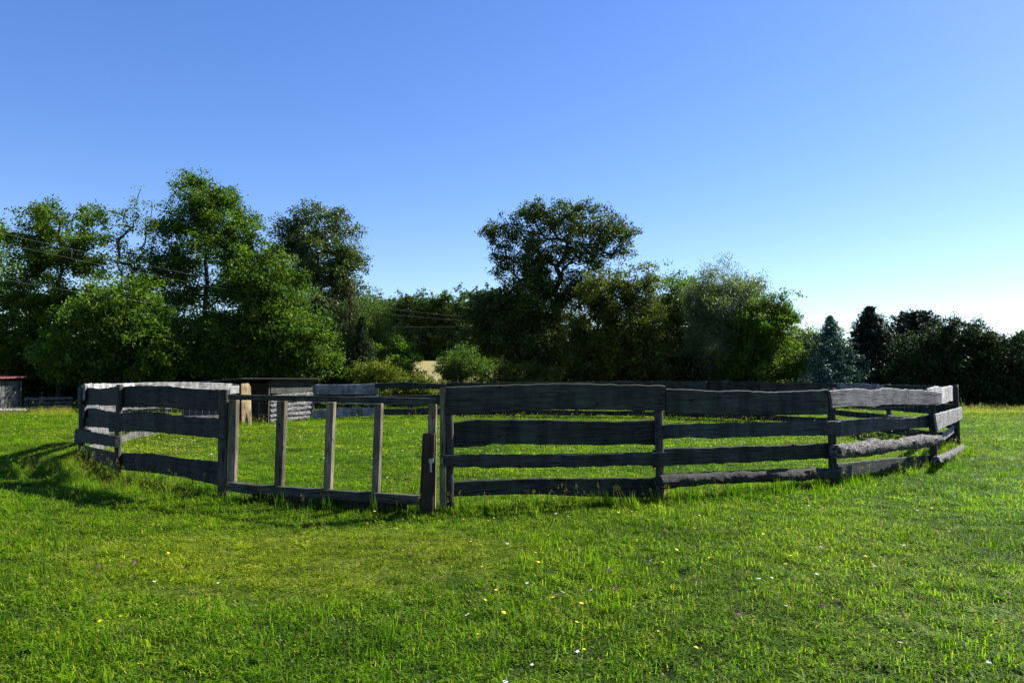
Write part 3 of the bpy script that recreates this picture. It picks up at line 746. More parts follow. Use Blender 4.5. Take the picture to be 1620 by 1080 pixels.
LM_MAPLE = leaf_mat('fresh green leaves', (0.024, 0.054, 0.007), (0.060, 0.115, 0.014), (0.135, 0.205, 0.028), .42)
LM_OLIVE = leaf_mat('olive green leaves', (0.026, 0.056, 0.005), (0.062, 0.115, 0.009), (0.130, 0.195, 0.018), .42)
LM_OAK = leaf_mat('oak leaves', (0.026, 0.044, 0.010), (0.052, 0.084, 0.016), (0.110, 0.138, 0.032), .3)
LM_POPLAR = leaf_mat('grey green leaves', (0.025, 0.048, 0.015), (0.055, 0.088, 0.025), (0.120, 0.155, 0.060), .3, .45, .25)
LM_BROWN = leaf_mat('bronze tinged leaves', (0.032, 0.050, 0.009), (0.066, 0.094, 0.014), (0.138, 0.146, 0.030), .36)
LM_BIRCH = leaf_mat('birch leaves', (0.050, 0.080, 0.035), (0.100, 0.140, 0.065), (0.180, 0.220, 0.120), .35, .45, .25)
LM_FAR = leaf_mat('distant wood leaves', (0.022, 0.046, 0.014), (0.044, 0.082, 0.020), (0.090, 0.130, 0.032), .3)
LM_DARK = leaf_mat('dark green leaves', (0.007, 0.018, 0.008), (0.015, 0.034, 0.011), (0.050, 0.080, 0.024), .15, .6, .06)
LM_YEL = leaf_mat('yellow green leaves', (0.060, 0.085, 0.010), (0.115, 0.150, 0.015), (0.190, 0.210, 0.030), .4)
LM_BLUE = leaf_mat('blue green needles', (0.025, 0.060, 0.052), (0.055, 0.115, 0.098), (0.11, 0.19, 0.155), .15, spec=.2)
LM_FIR = leaf_mat('dark fir needles', (0.008, 0.018, 0.012), (0.014, 0.028, 0.016), (0.028, 0.048, 0.026), .1, spec=.12)
LM_DEAD = leaf_mat('dead brown needles', (0.050, 0.035, 0.022), (0.090, 0.065, 0.040), (0.140, 0.105, 0.070), .15)
LM_PALE = leaf_mat('pale willow leaves', (0.032, 0.070, 0.012), (0.070, 0.125, 0.020), (0.125, 0.180, 0.038), .35)

TR = build_tree
# left group
TR('broadleaf_tree', 'dark tree cut off by the left edge behind the red roofed shed', 'tree', 44, -40, (-30, 380), [(-35, 420, 70, 80), (-20, 520, 75, 80), (-60, 560, 60, 60), (10, 400, 25, 45)], LM_OLIVE, 120, 150, .20, seed=21)
TR('broadleaf_tree', 'olive green tree with ragged top, leftmost whole tree behind the pole fence', 'tree', 42, 95, (95, 350), [(100, 375, 62, 62), (60, 400, 38, 50), (145, 380, 30, 45), (95, 450, 85, 50), (90, 530, 95, 70), (45, 560, 60, 50), (150, 480, 45, 50), (60, 500, 60, 60)], LM_OLIVE, 250, 150, .19, seed=22, rc=.5)
TR('thinning_tree', 'half bare tree with upright grey branches between two leafy trees', 'tree', 40, 205, (208, 500), [(175, 340, 7, 32), (218, 325, 12, 36), (200, 350, 16, 40), (232, 350, 14, 50), (190, 400, 25, 40), (215, 420, 40, 45)], LM_OLIVE, 150, 14, .15, seed=23, rc=.30, tipr=.022, hollow=.1, step=.45, up_pen=2.5, rmax=.12)
TR('broadleaf_tree', 'bushy green tree low behind the fence, under the half bare tree', 'tree', 34.5, 200, (200, 500), [(170, 530, 70, 65), (235, 540, 65, 60), (200, 480, 55, 35), (120, 570, 50, 35)], LM_MAPLE, 210, 170, .18, seed=24, rc=.5)
TR('broadleaf_tree', 'tallest tree, green and open crowned, left of the pen shelter', 'tree', 43, 328, (325, 360), [(315, 315, 48, 38), (345, 345, 50, 45), (300, 350, 42, 45), (375, 370, 40, 50), (270, 385, 35, 55), (330, 420, 80, 55), (395, 420, 35, 60), (265, 450, 45, 45), (330, 490, 75, 40), (340, 540, 80, 50)], LM_MAPLE, 380, 115, .18, seed=25, rc=.48, tipr=.017)
TR('broadleaf_tree', 'spreading lower green tree in front of the tallest tree', 'tree', 36.5, 400, (400, 470), [(400, 480, 50, 75), (440, 510, 60, 65), (370, 540, 55, 50), (470, 540, 55, 55), (420, 570, 85, 35), (500, 570, 40, 35), (330, 560, 40, 40), (390, 430, 35, 40), (430, 440, 35, 50)], LM_MAPLE, 320, 150, .17, seed=26, rc=.45)
TR('poplar_tree', 'grey green poplar with glinting leaves rising right of the tallest tree', 'tree', 44, 505, (505, 400), [(500, 355, 45, 32), (470, 375, 32, 38), (535, 380, 28, 40), (510, 410, 55, 45), (550, 425, 28, 28), (490, 460, 65, 50), (540, 480, 40, 45), (500, 530, 60, 50), (455, 420, 40, 45)], LM_POPLAR, 330, 140, .17, seed=27, rc=.45)
build_conifer('dead_conifer', 'brown dead conifer standing below the poplar', 'tree', 41, 552, 440, 50, LM_DEAD, 28, dens=.55, z_low=2.0, needle=.09)
TR('willow_tree', 'pale feathery green tree on the right flank of the poplar', 'tree', 42, 600, (598, 500), [(585, 500, 32, 45), (605, 525, 32, 40), (570, 545, 30, 50), (600, 570, 32, 30)], LM_PALE, 120, 150, .13, seed=29, rc=.4, droop=.4, aspect=.4)
build_conifer('fir_tree', 'dark drooping fir under the pale feathery tree', 'tree', 38, 572, 500, 95, LM_DARK, 30, dens=1.0, z_low=.3)
TR('round_bush', 'rounded green bush left of the wheat field gap', 'bush', 40, 625, (622, 565), [(622, 568, 34, 32), (610, 585, 42, 25), (640, 590, 20, 18)], LM_MAPLE, 90, 130, .13, seed=31, rc=.35)
TR('yellow_bush', 'bright yellow green bush in front of the dark fir', 'bush', 36, 590, (590, 585), [(590, 587, 24, 16), (580, 596, 26, 12)], LM_YEL, 45, 110, .11, seed=32, rc=.28)
TR('yellow_bush', 'low yellow green bush at the foot of the wheat field gap', 'bush', 36, 650, (650, 594), [(650, 606, 42, 11), (632, 597, 18, 11), (675, 614, 45, 12), (625, 618, 40, 14)], LM_YEL, 90, 100, .10, seed=33, rc=.22)
TR('round_bush', 'rounded bush just right of the wheat field gap', 'bush', 38, 728, (728, 575), [(730, 572, 28, 25), (722, 590, 33, 20), (748, 588, 30, 22)], LM_PALE, 85, 120, .11, seed=34, rc=.32)
TR('bramble_bush', 'low brownish bush between the round bush and the oak', 'bush', 39, 775, (775, 590), [(780, 590, 32, 18), (815, 592, 35, 16), (850, 590, 30, 18)], LM_BROWN, 70, 110, .11, seed=35, rc=.3)
# centre
TR('broadleaf_tree', 'dark rounded tree left of the oak trunk', 'tree', 44.5, 800, (800, 500), [(800, 485, 45, 35), (838, 488, 42, 42), (775, 520, 45, 50), (820, 560, 60, 50), (855, 540, 40, 60), (870, 575, 40, 35)], LM_OAK, 260, 150, .19, seed=36, rc=.5)
TR('oak_tree', 'big open crowned oak with dark trunk, tallest tree of the centre', 'tree', 46, 880, (884, 470), [(870, 450, 48, 32), (915, 455, 40, 30), (855, 480, 40, 25), (912, 490, 35, 30), (840, 440, 40, 28), (890, 345, 55, 32), (850, 350, 40, 30), (935, 355, 45, 32), (975, 368, 32, 24), (805, 372, 36, 22), (785, 365, 18, 16), (815, 415, 42, 22), (860, 400, 55, 35), (925, 405, 50, 30), (980, 400, 22, 18), (800, 430, 22, 12), (965, 440, 30, 18)],
   LM_OAK, 420, 85, .17, seed=37, rc=.40, tipr=.026, rmax=.46, hollow=.2, trunk_r=.46)
TR('broadleaf_tree', 'bronze tinged tree right of the oak trunk', 'tree', 42, 965, (965, 480), [(965, 470, 45, 40), (1010, 440, 25, 22), (990, 500, 60, 50), (935, 520, 45, 60), (970, 560, 80, 45), (1030, 540, 30, 55), (915, 575, 40, 35), (1000, 590, 70, 25)], LM_BROWN, 330, 150, .16, seed=38, rc=.42)
TR('broadleaf_tree', 'green tree between the bronze tree and the birch', 'tree', 47, 1075, (1075, 490), [(1075, 470, 40, 38), (1095, 510, 40, 60), (1065, 560, 50, 45), (1050, 500, 30, 45), (1130, 560, 50, 45)], LM_MAPLE, 220, 150, .17, seed=39)
TR('birch_tree', 'feathery grey green birch with drooping twigs', 'tree', 43, 1150, (1148, 450), [(1130, 440, 26, 34), (1175, 450, 30, 24), (1150, 490, 60, 45), (1110, 470, 30, 35), (1198, 510, 40, 45), (1190, 465, 16, 30), (1140, 540, 60, 60), (1110, 480, 25, 40)], LM_BIRCH, 440, 140, .128, seed=40, rc=.42, droop=1.0, aspect=.45, bark=M_BIRCH, tipr=.011)
TR('broadleaf_tree', 'yellow green tree with one branch reaching out, right of the birch', 'tree', 41, 1215, (1215, 500), [(1210, 520, 45, 50), (1240, 560, 35, 45), (1200, 570, 50, 40), (1238, 485, 14, 16), (1245, 472, 10, 7), (1225, 500, 25, 25)], LM_MAPLE, 170, 150, .15, seed=41, rc=.4)
# right
for i, (px, top, w, hgt, Y) in enumerate([(1275, 522, 16, 12, 110), (1300, 530, 30, 20, 110), (1340, 545, 40, 20, 105), (1395, 535, 30, 25, 100)]):
    TR('distant_tree', ['small pale tree far off beside the yellow green tree', 'rounded far tree peeping past the blue cedar', 'far tree mostly hidden behind the blue cedar', 'far tree mostly hidden by the dark fir'][i], 'tree', Y, px, (px, top + 10),
       [(px, top + hgt, w, hgt), (px + 4, top + hgt + 25, w + 8, 30)], LM_POPLAR if i == 0 else LM_FAR, 70, 90, .32, rc=.8, seed=50 + i, tipr=.03)
build_conifer('blue_cedar', 'blue green cedar with feathery drooping boughs', 'tree', 40, 1315, 500, 150, LM_BLUE, 60, dens=1.3, droop=.22, needle=.09, shape=.95, irregular=.3)
build_conifer('fir_tree', 'tall black green fir right of the blue cedar', 'tree', 41, 1378, 485, 120, LM_FIR, 61, dens=1.5, droop=.05, needle=.12, shape=.8, irregular=.32)
build_conifer('pine_tree', 'dark broad pine behind the walnut', 'tree', 44, 1450, 498, 112, LM_FIR, 62, dens=1.6, droop=-.12, needle=.14, shape=.42, irregular=.32)
TR('broadleaf_tree', 'dark glossy broadleaf tree with sunlit tufts right of the pine', 'tree', 38, 1500, (1500, 560), [(1520, 535, 45, 32), (1470, 550, 45, 35), (1545, 560, 40, 40), (1500, 590, 80, 45), (1440, 600, 40, 40)], LM_DARK, 230, 160, .14, seed=63, rc=.38)
TR('broadleaf_tree', 'dark hedge like tree at the right edge', 'tree', 37, 1610, (1610, 580), [(1600, 565, 50, 38), (1650, 560, 50, 45), (1590, 610, 60, 45), (1680, 600, 60, 50)], LM_DARK, 210, 160, .14, seed=64, rc=.38)
TR('broadleaf_tree', 'dark tree mostly beyond the right edge', 'tree', 38, 1760, (1760, 570), [(1760, 570, 70, 60), (1720, 600, 50, 50)], LM_DARK, 120, 130, .16, seed=65, rc=.5)
TR('broadleaf_tree', 'tree wholly beyond the left edge past the red roofed shed', 'tree', 46, -190, (-190, 400), [(-190, 430, 80, 80), (-150, 530, 80, 70), (-240, 540, 80, 70)], LM_OLIVE, 150, 120, .22, seed=20)
# dark undergrowth along the foot of the trees
ug = [(-30, 44), (60, 43), (150, 44), (245, 45), (340, 46), (430, 43), (520, 43), (900, 47), (1010, 46), (1100, 46), (1190, 44), (1370, 43), (1450, 41), (1530, 40), (1610, 40)]
ugl = ['leftmost dark shrub behind the red roofed shed', 'dark shrub behind the pole rail fence', 'dark shrub under the olive green tree', 'dark shrub under the half bare tree', 'dark shrub at the foot of the tallest tree', 'dark shrub behind the pen shelter',
       'dark shrub under the poplar', 'dark shrub at the foot of the oak', 'dark shrub under the bronze tinged tree', 'dark shrub left of the birch foot', 'dark shrub right of the birch foot', 'dark shrub at the foot of the black green fir', 'dark shrub under the pine', 'dark shrub under the glossy broadleaf tree', 'rightmost dark shrub at the meadow edge']
for i, ((px, Y), lb) in enumerate(zip(ug, ugl)):
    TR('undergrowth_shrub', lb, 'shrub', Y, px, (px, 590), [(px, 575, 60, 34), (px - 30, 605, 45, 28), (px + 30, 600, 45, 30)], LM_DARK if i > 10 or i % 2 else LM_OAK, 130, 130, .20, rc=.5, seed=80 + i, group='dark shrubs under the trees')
# far wood behind the wheat: three trees built, the rest copies
protos = []
for v in range(3):
    px = 640 + v * 60
    protos.append(TR('woodland_tree', 'leafy tree in the dark wood behind the wheat field', 'tree', 250, px, (px, 500),
                     [(px, 478, 26, 18), (px - 12, 500, 24, 22), (px + 14, 505, 24, 22), (px, 535, 34, 26), (px, 560, 34, 16)], LM_FAR, 130, 70, 1.0, rc=1.7, seed=100 + v, group='trees of the far wood', z_ground=8.0, tipr=.09, rmax=.6, step=2.5, wig=1.2))
far_px = [(545, 470), (570, 475), (590, 466), (612, 474), (635, 470), (662, 462), (686, 468), (712, 464), (735, 468), (760, 456), (785, 462), (812, 470), (300, 520), (260, 520), (350, 525), (480, 500), (520, 490),
          (598, 500), (630, 505), (660, 500), (695, 505), (730, 498), (760, 500), (840, 480), (880, 500), (925, 505), (970, 500), (1015, 505), (1060, 500), (1110, 510), (1160, 510), (1210, 515), (1255, 525)]
k0 = 250 / FPX
for i, (px, tpy) in enumerate(far_px):
    o = protos[i % 3] if i < 3 else None
    src = protos[i % 3]; Yv = 246 + (i * 7) % 16 + (0 if i < 17 or i > 23 else -4)
    if o is None:
        o = src.copy(); COL.objects.link(o)
        for ch in list(src.children):
            c = ch.copy(); COL.objects.link(c); c.parent = o; c.matrix_parent_inverse = ch.matrix_parent_inverse.copy()
    zg = terrain((px - 810) * Yv / FPX, Yv) - .3
    Htop = at(px, tpy, Yv).z - zg; H0 = (603 - 460) * k0 + 1.4 - 8.0
    s_ = Htop / H0
    o.location = ((px - 810) * Yv / FPX, Yv, zg); o.scale = (s_ * 1.05, s_, s_); o.rotation_euler = (0, 0, i * 1.3)

# ------------------------------------------------------------------ utility pole and cables
pb = at(791, 600, 60)
up_ = empty('utility_pole', (pb.x, 60, 0), 'thin utility pole with a short slanted crossarm left of the oak', 'utility pole')
post((pb.x, 60), at(791, 498, 60).z, 0.14, M_LOGPALE, up_, 'pole', z0=-.3)
cl_ = Line((pb.x - .55, 60.0), (pb.x + .5, 60.0))
zc = at(791, 503, 60).z
prism(cl_, [(0, zc + .30), (0.05, zc + .36), (1.0, zc - .18), (.95, zc - .25)], -.1, .09, M_LOGPALE, up_, 'crossarm', world=True)
def cable(pxs, Y0, Y1, label):
    P = []
    n_ = 60
    x0, x1 = pxs[0][0], pxs[-1][0]
    # spacing in depth such that the line is straight in plan
    A = at(*pxs[0], Y0); B = at(*pxs[-1], Y1)
    zs = []
    for i in range(n_ + 1):
        f = i / n_; X = A.x + (B.x - A.x) * f; Yv = Y0 + (Y1 - Y0) * f; px = 810 + X / Yv * FPX
        py = interp(pxs, px); P.append(Vector((X, Yv, at(px, py, Yv).z))); zs.append(P[-1].z)
    co = np.polyfit(np.linspace(0, 1, n_ + 1), zs, 2)          # a real cable hangs in one smooth sag
    for i, p in enumerate(P): p.z = float(np.polyval(co, i / n_))
    nodes = P; par = list(range(-1, n_)); tv, tf = tubes([tuple(p) for p in P], par, [0.006] * (n_ + 1), 3)
    o_e = A.copy(); me = bpy.data.meshes.new('cable'); me.from_pydata([tuple(v - o_e) for v in tv], [], tf)
    o = link('overhead_cable', me, M_CABLE); o.location = o_e; tag(o, label, 'cable', 'overhead cables')
cable([(-120, 350), (0, 369), (70, 383), (350, 445), (620, 490), (700, 499), (789, 503)], 24, 60, 'uppermost of the three overhead cables crossing the left trees')
cable([(-120, 362), (0, 386), (370, 461), (617, 498), (700, 506), (789, 508)], 23.6, 60, 'middle of the three overhead cables crossing the left trees')
cable([(-120, 418), (0, 445), (380, 498), (546, 514), (646, 518), (750, 514), (789, 512)], 23.2, 60, 'lowest of the three overhead cables, sagging nearly to the wheat field')

# ------------------------------------------------------------------ grass
def blade(V, F, T, x, y, h, w, bend, ang, tone, segs=3, fold=0.0):
    ca, sa = math.cos(ang), math.sin(ang); k0_ = len(V)
    for i in range(segs + 1):
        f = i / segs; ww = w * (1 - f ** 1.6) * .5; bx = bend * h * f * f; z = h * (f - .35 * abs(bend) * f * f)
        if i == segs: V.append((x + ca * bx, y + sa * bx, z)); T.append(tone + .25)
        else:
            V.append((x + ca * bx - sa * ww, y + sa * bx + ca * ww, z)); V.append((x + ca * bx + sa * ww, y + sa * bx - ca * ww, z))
            T += [tone + .25 * f - .1 * (1 - f)] * 2  # shading painted into the tone, darker at the blade foot
    for i in range(segs - 1):
        a = k0_ + 2 * i; F.append((a, a + 1, a + 3, a + 2))
    a = k0_ + 2 * (segs - 1); F.append((a, a + 1, a + 2))
def leaflet(V, F, T, x, y, z, r_, ang, tilt, tone, asp=.7):
    ca, sa = math.cos(ang), math.sin(ang); k0_ = len(V)
    for (u, v) in ((0, 0), (.45, asp / 2), (1, .0), (.45, -asp / 2)):
        V.append((x + (ca * u - sa * v) * r_, y + (sa * u + ca * v) * r_, z + u * r_ * tilt)); T.append(tone)
    F.append((k0_, k0_ + 1, k0_ + 2, k0_ + 3))
gm, n, l, b, out = new_mat('grass blades')
a = node(n, 'ShaderNodeAttribute', attribute_name='tone'); geo = n.new('ShaderNodeNewGeometry'); oi = n.new('ShaderNodeObjectInfo')
za, zb = grass_zone(n, l, geo.outputs['Position'])
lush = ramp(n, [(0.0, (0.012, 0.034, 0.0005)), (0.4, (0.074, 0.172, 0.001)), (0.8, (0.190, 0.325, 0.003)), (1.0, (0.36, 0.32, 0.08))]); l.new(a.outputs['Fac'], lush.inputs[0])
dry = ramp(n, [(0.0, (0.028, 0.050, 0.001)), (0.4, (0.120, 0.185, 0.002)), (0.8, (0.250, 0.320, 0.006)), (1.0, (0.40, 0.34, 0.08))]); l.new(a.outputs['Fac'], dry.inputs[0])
fz = ramp(n, [(0.42, (0, 0, 0)), (0.72, (.75, .75, .75))]); l.new(zb, fz.inputs[0])
fac = val(n, l, 'MAXIMUM', fz.outputs[0], path_mask(n, l, geo.outputs['Position']))
c = mixc(n, l, lush.outputs[0], dry.outputs[0], fac)
r2 = ramp(n, [(0.32, (0.52, 0.60, 0.75)), (0.66, (1.22, 1.15, 1.0))]); l.new(za, r2.inputs[0]); c = mixc(n, l, c, r2.outputs[0], 1.0, 'MULTIPLY')
r3 = ramp(n, [(0.0, (0.5, 0.58, 0.7)), (0.5, (0.95, 0.95, 0.95)), (1.0, (1.4, 1.3, 1.1))]); l.new(oi.outputs['Random'], r3.inputs[0]); c = mixc(n, l, c, r3.outputs[0], 1.0, 'MULTIPLY')
l.new(c, b.inputs['Base Color']); b.inputs['Roughness'].default_value = .6; b.inputs['Specular IOR Level'].default_value = .12
t = n.new('ShaderNodeBsdfTranslucent'); l.new(mixc(n, l, c, (1.3, 1.6, .35), 1.0, 'MULTIPLY'), t.inputs[0])
mx = n.new('ShaderNodeMixShader'); mx.inputs[0].default_value = .5; l.new(b.outputs[0], mx.inputs[1]); l.new(t.outputs[0], mx.inputs[2]); l.new(mx.outputs[0], out.inputs[0])
M_GRASS = gm
def tuft(name, col, nb, rad_, h0, h1, w0, w1, leaves=0, seeds=0, dead=0.06, bend=.9, petals=None):
    V = []; F = []; T = []
    for i in range(nb):
        a_ = random.random() * 6.283; r_ = rad_ * math.sqrt(random.random()); h = random.uniform(h0, h1)
        tone = random.uniform(.0, .78) if random.random() > dead else 1.0
        blade(V, F, T, r_ * math.cos(a_), r_ * math.sin(a_), h, random.uniform(w0, w1), random.uniform(.1, bend), random.random() * 6.283, tone)
    for i in range(leaves):
        a_ = random.random() * 6.283; r_ = rad_ * math.sqrt(random.random()); z = random.uniform(.2, .8) * h1 * .7; tone = random.uniform(.05, .75)
        x, y = r_ * math.cos(a_), r_ * math.sin(a_); a2 = random.random() * 6.28; q = random.uniform(.007, .014)
        for k in range(3): leaflet(V, F, T, x, y, z, q, a2 + k * 2.094, random.uniform(-.2, .5), tone, .9)
    for i in range(seeds):
        a_ = random.random() * 6.283; r_ = rad_ * random.random(); x, y = r_ * math.cos(a_), r_ * math.sin(a_); h = h1 * random.uniform(1.3, 2.0); an = random.random() * 6.28
        blade(V, F, T, x, y, h, .0022, random.uniform(.1, .35), an, .85, 4)
        tx, ty, tz = V[-1]
        for k in range(10):
            leaflet(V, F, T, tx + random.gauss(0, .006), ty + random.gauss(0, .006), tz - k * .006, .012, random.random() * 6.28, .9, 1.0, .35)
    me = bpy.data.meshes.new(name); me.from_pydata(V, [], F); add_attr(me, 'tone', np.clip(T, 0, 1)); me.materials.append(M_GRASS)
    o = bpy.data.objects.new(name, me); col.objects.link(o); return o
def scatter(name, label, cat, col, P, rotz, tilt, scl, idx, mat):
    me = bpy.data.meshes.new(name); me.vertices.add(len(P)); me.vertices.foreach_set('co', np.asarray(P, np.float32).ravel())
    a1 = me.attributes.new('rot', 'FLOAT_VECTOR', 'POINT'); a1.data.foreach_set('vector', np.stack([tilt[:, 0], tilt[:, 1], rotz], 1).astype(np.float32).ravel())
    a2 = me.attributes.new('scl', 'FLOAT_VECTOR', 'POINT'); a2.data.foreach_set('vector', np.asarray(scl, np.float32).ravel())
    a3 = me.attributes.new('idx', 'INT', 'POINT'); a3.data.foreach_set('value', np.asarray(idx, np.int32))
    o = link(name, me, mat); tag(o, label, cat, kind='stuff')
    ng = bpy.data.node_groups.new(name, 'GeometryNodeTree')
    ng.interface.new_socket(name='Geometry', in_out='INPUT', socket_type='NodeSocketGeometry')
    ng.interface.new_socket(name='Geometry', in_out='OUTPUT', socket_type='NodeSocketGeometry')
    N = ng.nodes; K = ng.links; gi = N.new('NodeGroupInput'); goo = N.new('NodeGroupOutput')
    iop = N.new('GeometryNodeInstanceOnPoints'); ci = N.new('GeometryNodeCollectionInfo')
    ci.inputs['Collection'].default_value = col; ci.inputs['Separate Children'].default_value = True; ci.inputs['Reset Children'].default_value = True
    def na(nm, ty):
        x = N.new('GeometryNodeInputNamedAttribute'); x.data_type = ty; x.inputs['Name'].default_value = nm; return x.outputs['Attribute']
    K.new(gi.outputs[0], iop.inputs['Points']); K.new(ci.outputs[0], iop.inputs['Instance']); iop.inputs['Pick Instance'].default_value = True
    K.new(na('idx', 'INT'), iop.inputs['Instance Index'])
    e2r = N.new('FunctionNodeEulerToRotation'); K.new(na('rot', 'FLOAT_VECTOR'), e2r.inputs[0]); K.new(e2r.outputs[0], iop.inputs['Rotation'])
    K.new(na('scl', 'FLOAT_VECTOR'), iop.inputs['Scale']); K.new(iop.outputs[0], goo.inputs[0])
    m_ = o.modifiers.new('scatter', 'NODES'); m_.node_group = ng
    return o
gc = bpy.data.collections.new('grass_tufts')
for i in range(5): tuft('tuft_a%d' % i, gc, 26, .10, .022, .070, .0045, .0085, leaves=9, dead=.08, bend=1.4)
for i in range(3): tuft('tuft_b%d' % i, gc, 14, .10, .02, .06, .005, .009, leaves=26, dead=.06, bend=1.5)
tuft('tuft_c0', gc, 34, .09, .015, .045, .003, .006, leaves=8, dead=.28, bend=1.6)
def rosette(name, col):
    V = []; F = []; T = []
    for i in range(9):
        blade(V, F, T, 0, 0, random.uniform(.05, .09), random.uniform(.016, .026), random.uniform(1.2, 2.0), i * .7 + random.random() * .3, random.uniform(.1, .55))
    me = bpy.data.meshes.new(name); me.from_pydata(V, [], F); add_attr(me, 'tone', np.clip(T, 0, 1)); me.materials.append(M_GRASS)
    col.objects.link(bpy.data.objects.new(name, me))
rosette('tuft_c1', gc)
tuft('tuft_d0', gc, 22, .05, .09, .15, .004, .007, leaves=0, dead=.02, bend=.7)
# placement: density falls with distance as blades shrink below a pixel
def fence_dist(x, y, segs):
    d = np.full(len(x), 1e9)
    for (p, q) in segs:
        px, py = p; vx, vy = q[0] - px, q[1] - py; L2 = vx * vx + vy * vy
        t_ = np.clip(((x - px) * vx + (y - py) * vy) / L2, 0, 1); d = np.minimum(d, np.hypot(x - px - t_ * vx, y - py - t_ * vy))
    return d
ringp = [pts[k] for k in ('G1', 'A', 'B', 'C', 'D', 'E')] + FAR + LEFT + [pts['L2'], pts['L1'], pts['G1']]
segs = [((ringp[i].x, ringp[i].y), (ringp[i + 1].x, ringp[i + 1].y)) for i in range(len(ringp) - 1)]
segs += [((b0.x, b0.y), (b1.x, b1.y)), ((a1.x, a1.y), (a0.x, a0.y))]
def sample_area(fn, y0, y1, rgx):
    out_ = []
    y = y0
    while y < y1:
        dy = max(.4, .05 * y); hw = .80 * y + 3.2; A = 2 * hw * dy; m = rgx.poisson(A * fn(y + dy / 2))
        out_.append(np.stack([rgx.uniform(-hw, hw, m), rgx.uniform(y, y + dy, m)], 1)); y += dy
    return np.concatenate(out_)
rg = np.random.default_rng(5)
P2 = sample_area(lambda y: 235 * min(1.0, (6.5 / y) ** 1.15), 1.6, 47, rg)
x, y = P2[:, 0], P2[:, 1]; d = np.hypot(x, y); fd = fence_dist(x, y, segs)
zg = np.array([terrain(a_, b_) for a_, b_ in P2])
n_ = len(P2); grow = np.maximum(1, d / 7.0) ** .5
patch = np.array([noise.noise(Vector((a_ * .8, b_ * .8, 4))) for a_, b_ in P2])
patch2 = np.array([noise.noise(Vector((a_ * 2.6, b_ * 2.6, 9))) for a_, b_ in P2])
hgt = rg.uniform(.6, 1.1, n_) * (1 + .5 * patch + .5 * patch2) * (1 + .7 * np.exp(-(fd / .4) ** 2))
inpath = np.hypot((x + 1.75) / 1.9, (y - 6.1) / 1.3) < 1
hgt *= np.where(inpath, .62, 1.0)
idx = rg.choice(11, n_, p=[.13, .13, .13, .12, .12, .10, .09, .07, .07, .03, .01])
idx = np.where((fd < .4) & (rg.random(n_) < .1), 10, idx)
idx = np.where(inpath & (rg.random(n_) < .35), 8, idx)
scl = np.stack([grow, grow, hgt * grow ** .35], 1)
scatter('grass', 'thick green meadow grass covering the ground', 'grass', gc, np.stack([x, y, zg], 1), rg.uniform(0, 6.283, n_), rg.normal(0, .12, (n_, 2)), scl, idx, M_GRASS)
print('grass tufts', n_)
# tall unmown weeds along the fence foot and near the left shed
wc = bpy.data.collections.new('weed_tufts')
for i in range(3): tuft('weed_a%d' % i, wc, 22, .07, .12, .26, .004, .008, leaves=10, seeds=2, dead=.05, bend=.8)
tuft('weed_b0', wc, 6, .05, .10, .2, .004, .006, leaves=26, seeds=1)
tuft('weed_c0', wc, 4, .06, .10, .22, .003, .005, seeds=4, dead=.4)
WP = []
for si, (p, q) in enumerate(segs):
    L = math.hypot(q[0] - p[0], q[1] - p[1]); dist = math.hypot((p[0] + q[0]) / 2, (p[1] + q[1]) / 2)
    for k in range(int(L * ((7 if si == 0 else 24) if dist < 16 else 14))):
        t_ = rg.random(); WP.append((p[0] + (q[0] - p[0]) * t_ + rg.normal() * .16, p[1] + (q[1] - p[1]) * t_ + rg.normal() * .16 - (.08 if dist < 16 else 0)))
for k in range(420):            # darker rank growth outside the left panels
    t_ = rg.random(); p = pts['L2'] + (pts['G1'] - pts['L2']) * t_; WP.append((p.x - .3 + rg.normal() * .35, p.y - .75 + rg.normal() * .35))
for k in range(2200):
    px = rg.uniform(-40, 120); Yw = rg.uniform(28.5, 33); WP.append(((px - 810) * Yw / FPX, Yw))
for k in range(500):
    px = rg.uniform(0, 1620); yy = rg.uniform(4, 8); WP.append(((px - 810) * yy / FPX, yy))
for k in range(2600):
    px = rg.uniform(1480, 1700); Yw = rg.uniform(30, 37); WP.append(((px - 810) * Yw / FPX, Yw))
WP = np.array(WP); nw = len(WP); gw = np.maximum(1, np.hypot(WP[:, 0], WP[:, 1]) / 12) ** .5
hw = rg.uniform(.3, .85, nw) ** 1.3; hw = np.where((WP[:, 1] < 7.7), hw * .55, hw)
scatter('meadow_weeds', 'taller unmown grass and weeds along the fence foot', 'weeds', wc, np.stack([WP[:, 0], WP[:, 1], [terrain(a_, b_) for a_, b_ in WP]], 1), rg.uniform(0, 6.283, nw), rg.normal(0, .15, (nw, 2)),
        np.stack([gw, gw, hw * gw ** .4], 1), rg.choice(5, nw, p=[.25, .22, .22, .16, .15]), M_GRASS)

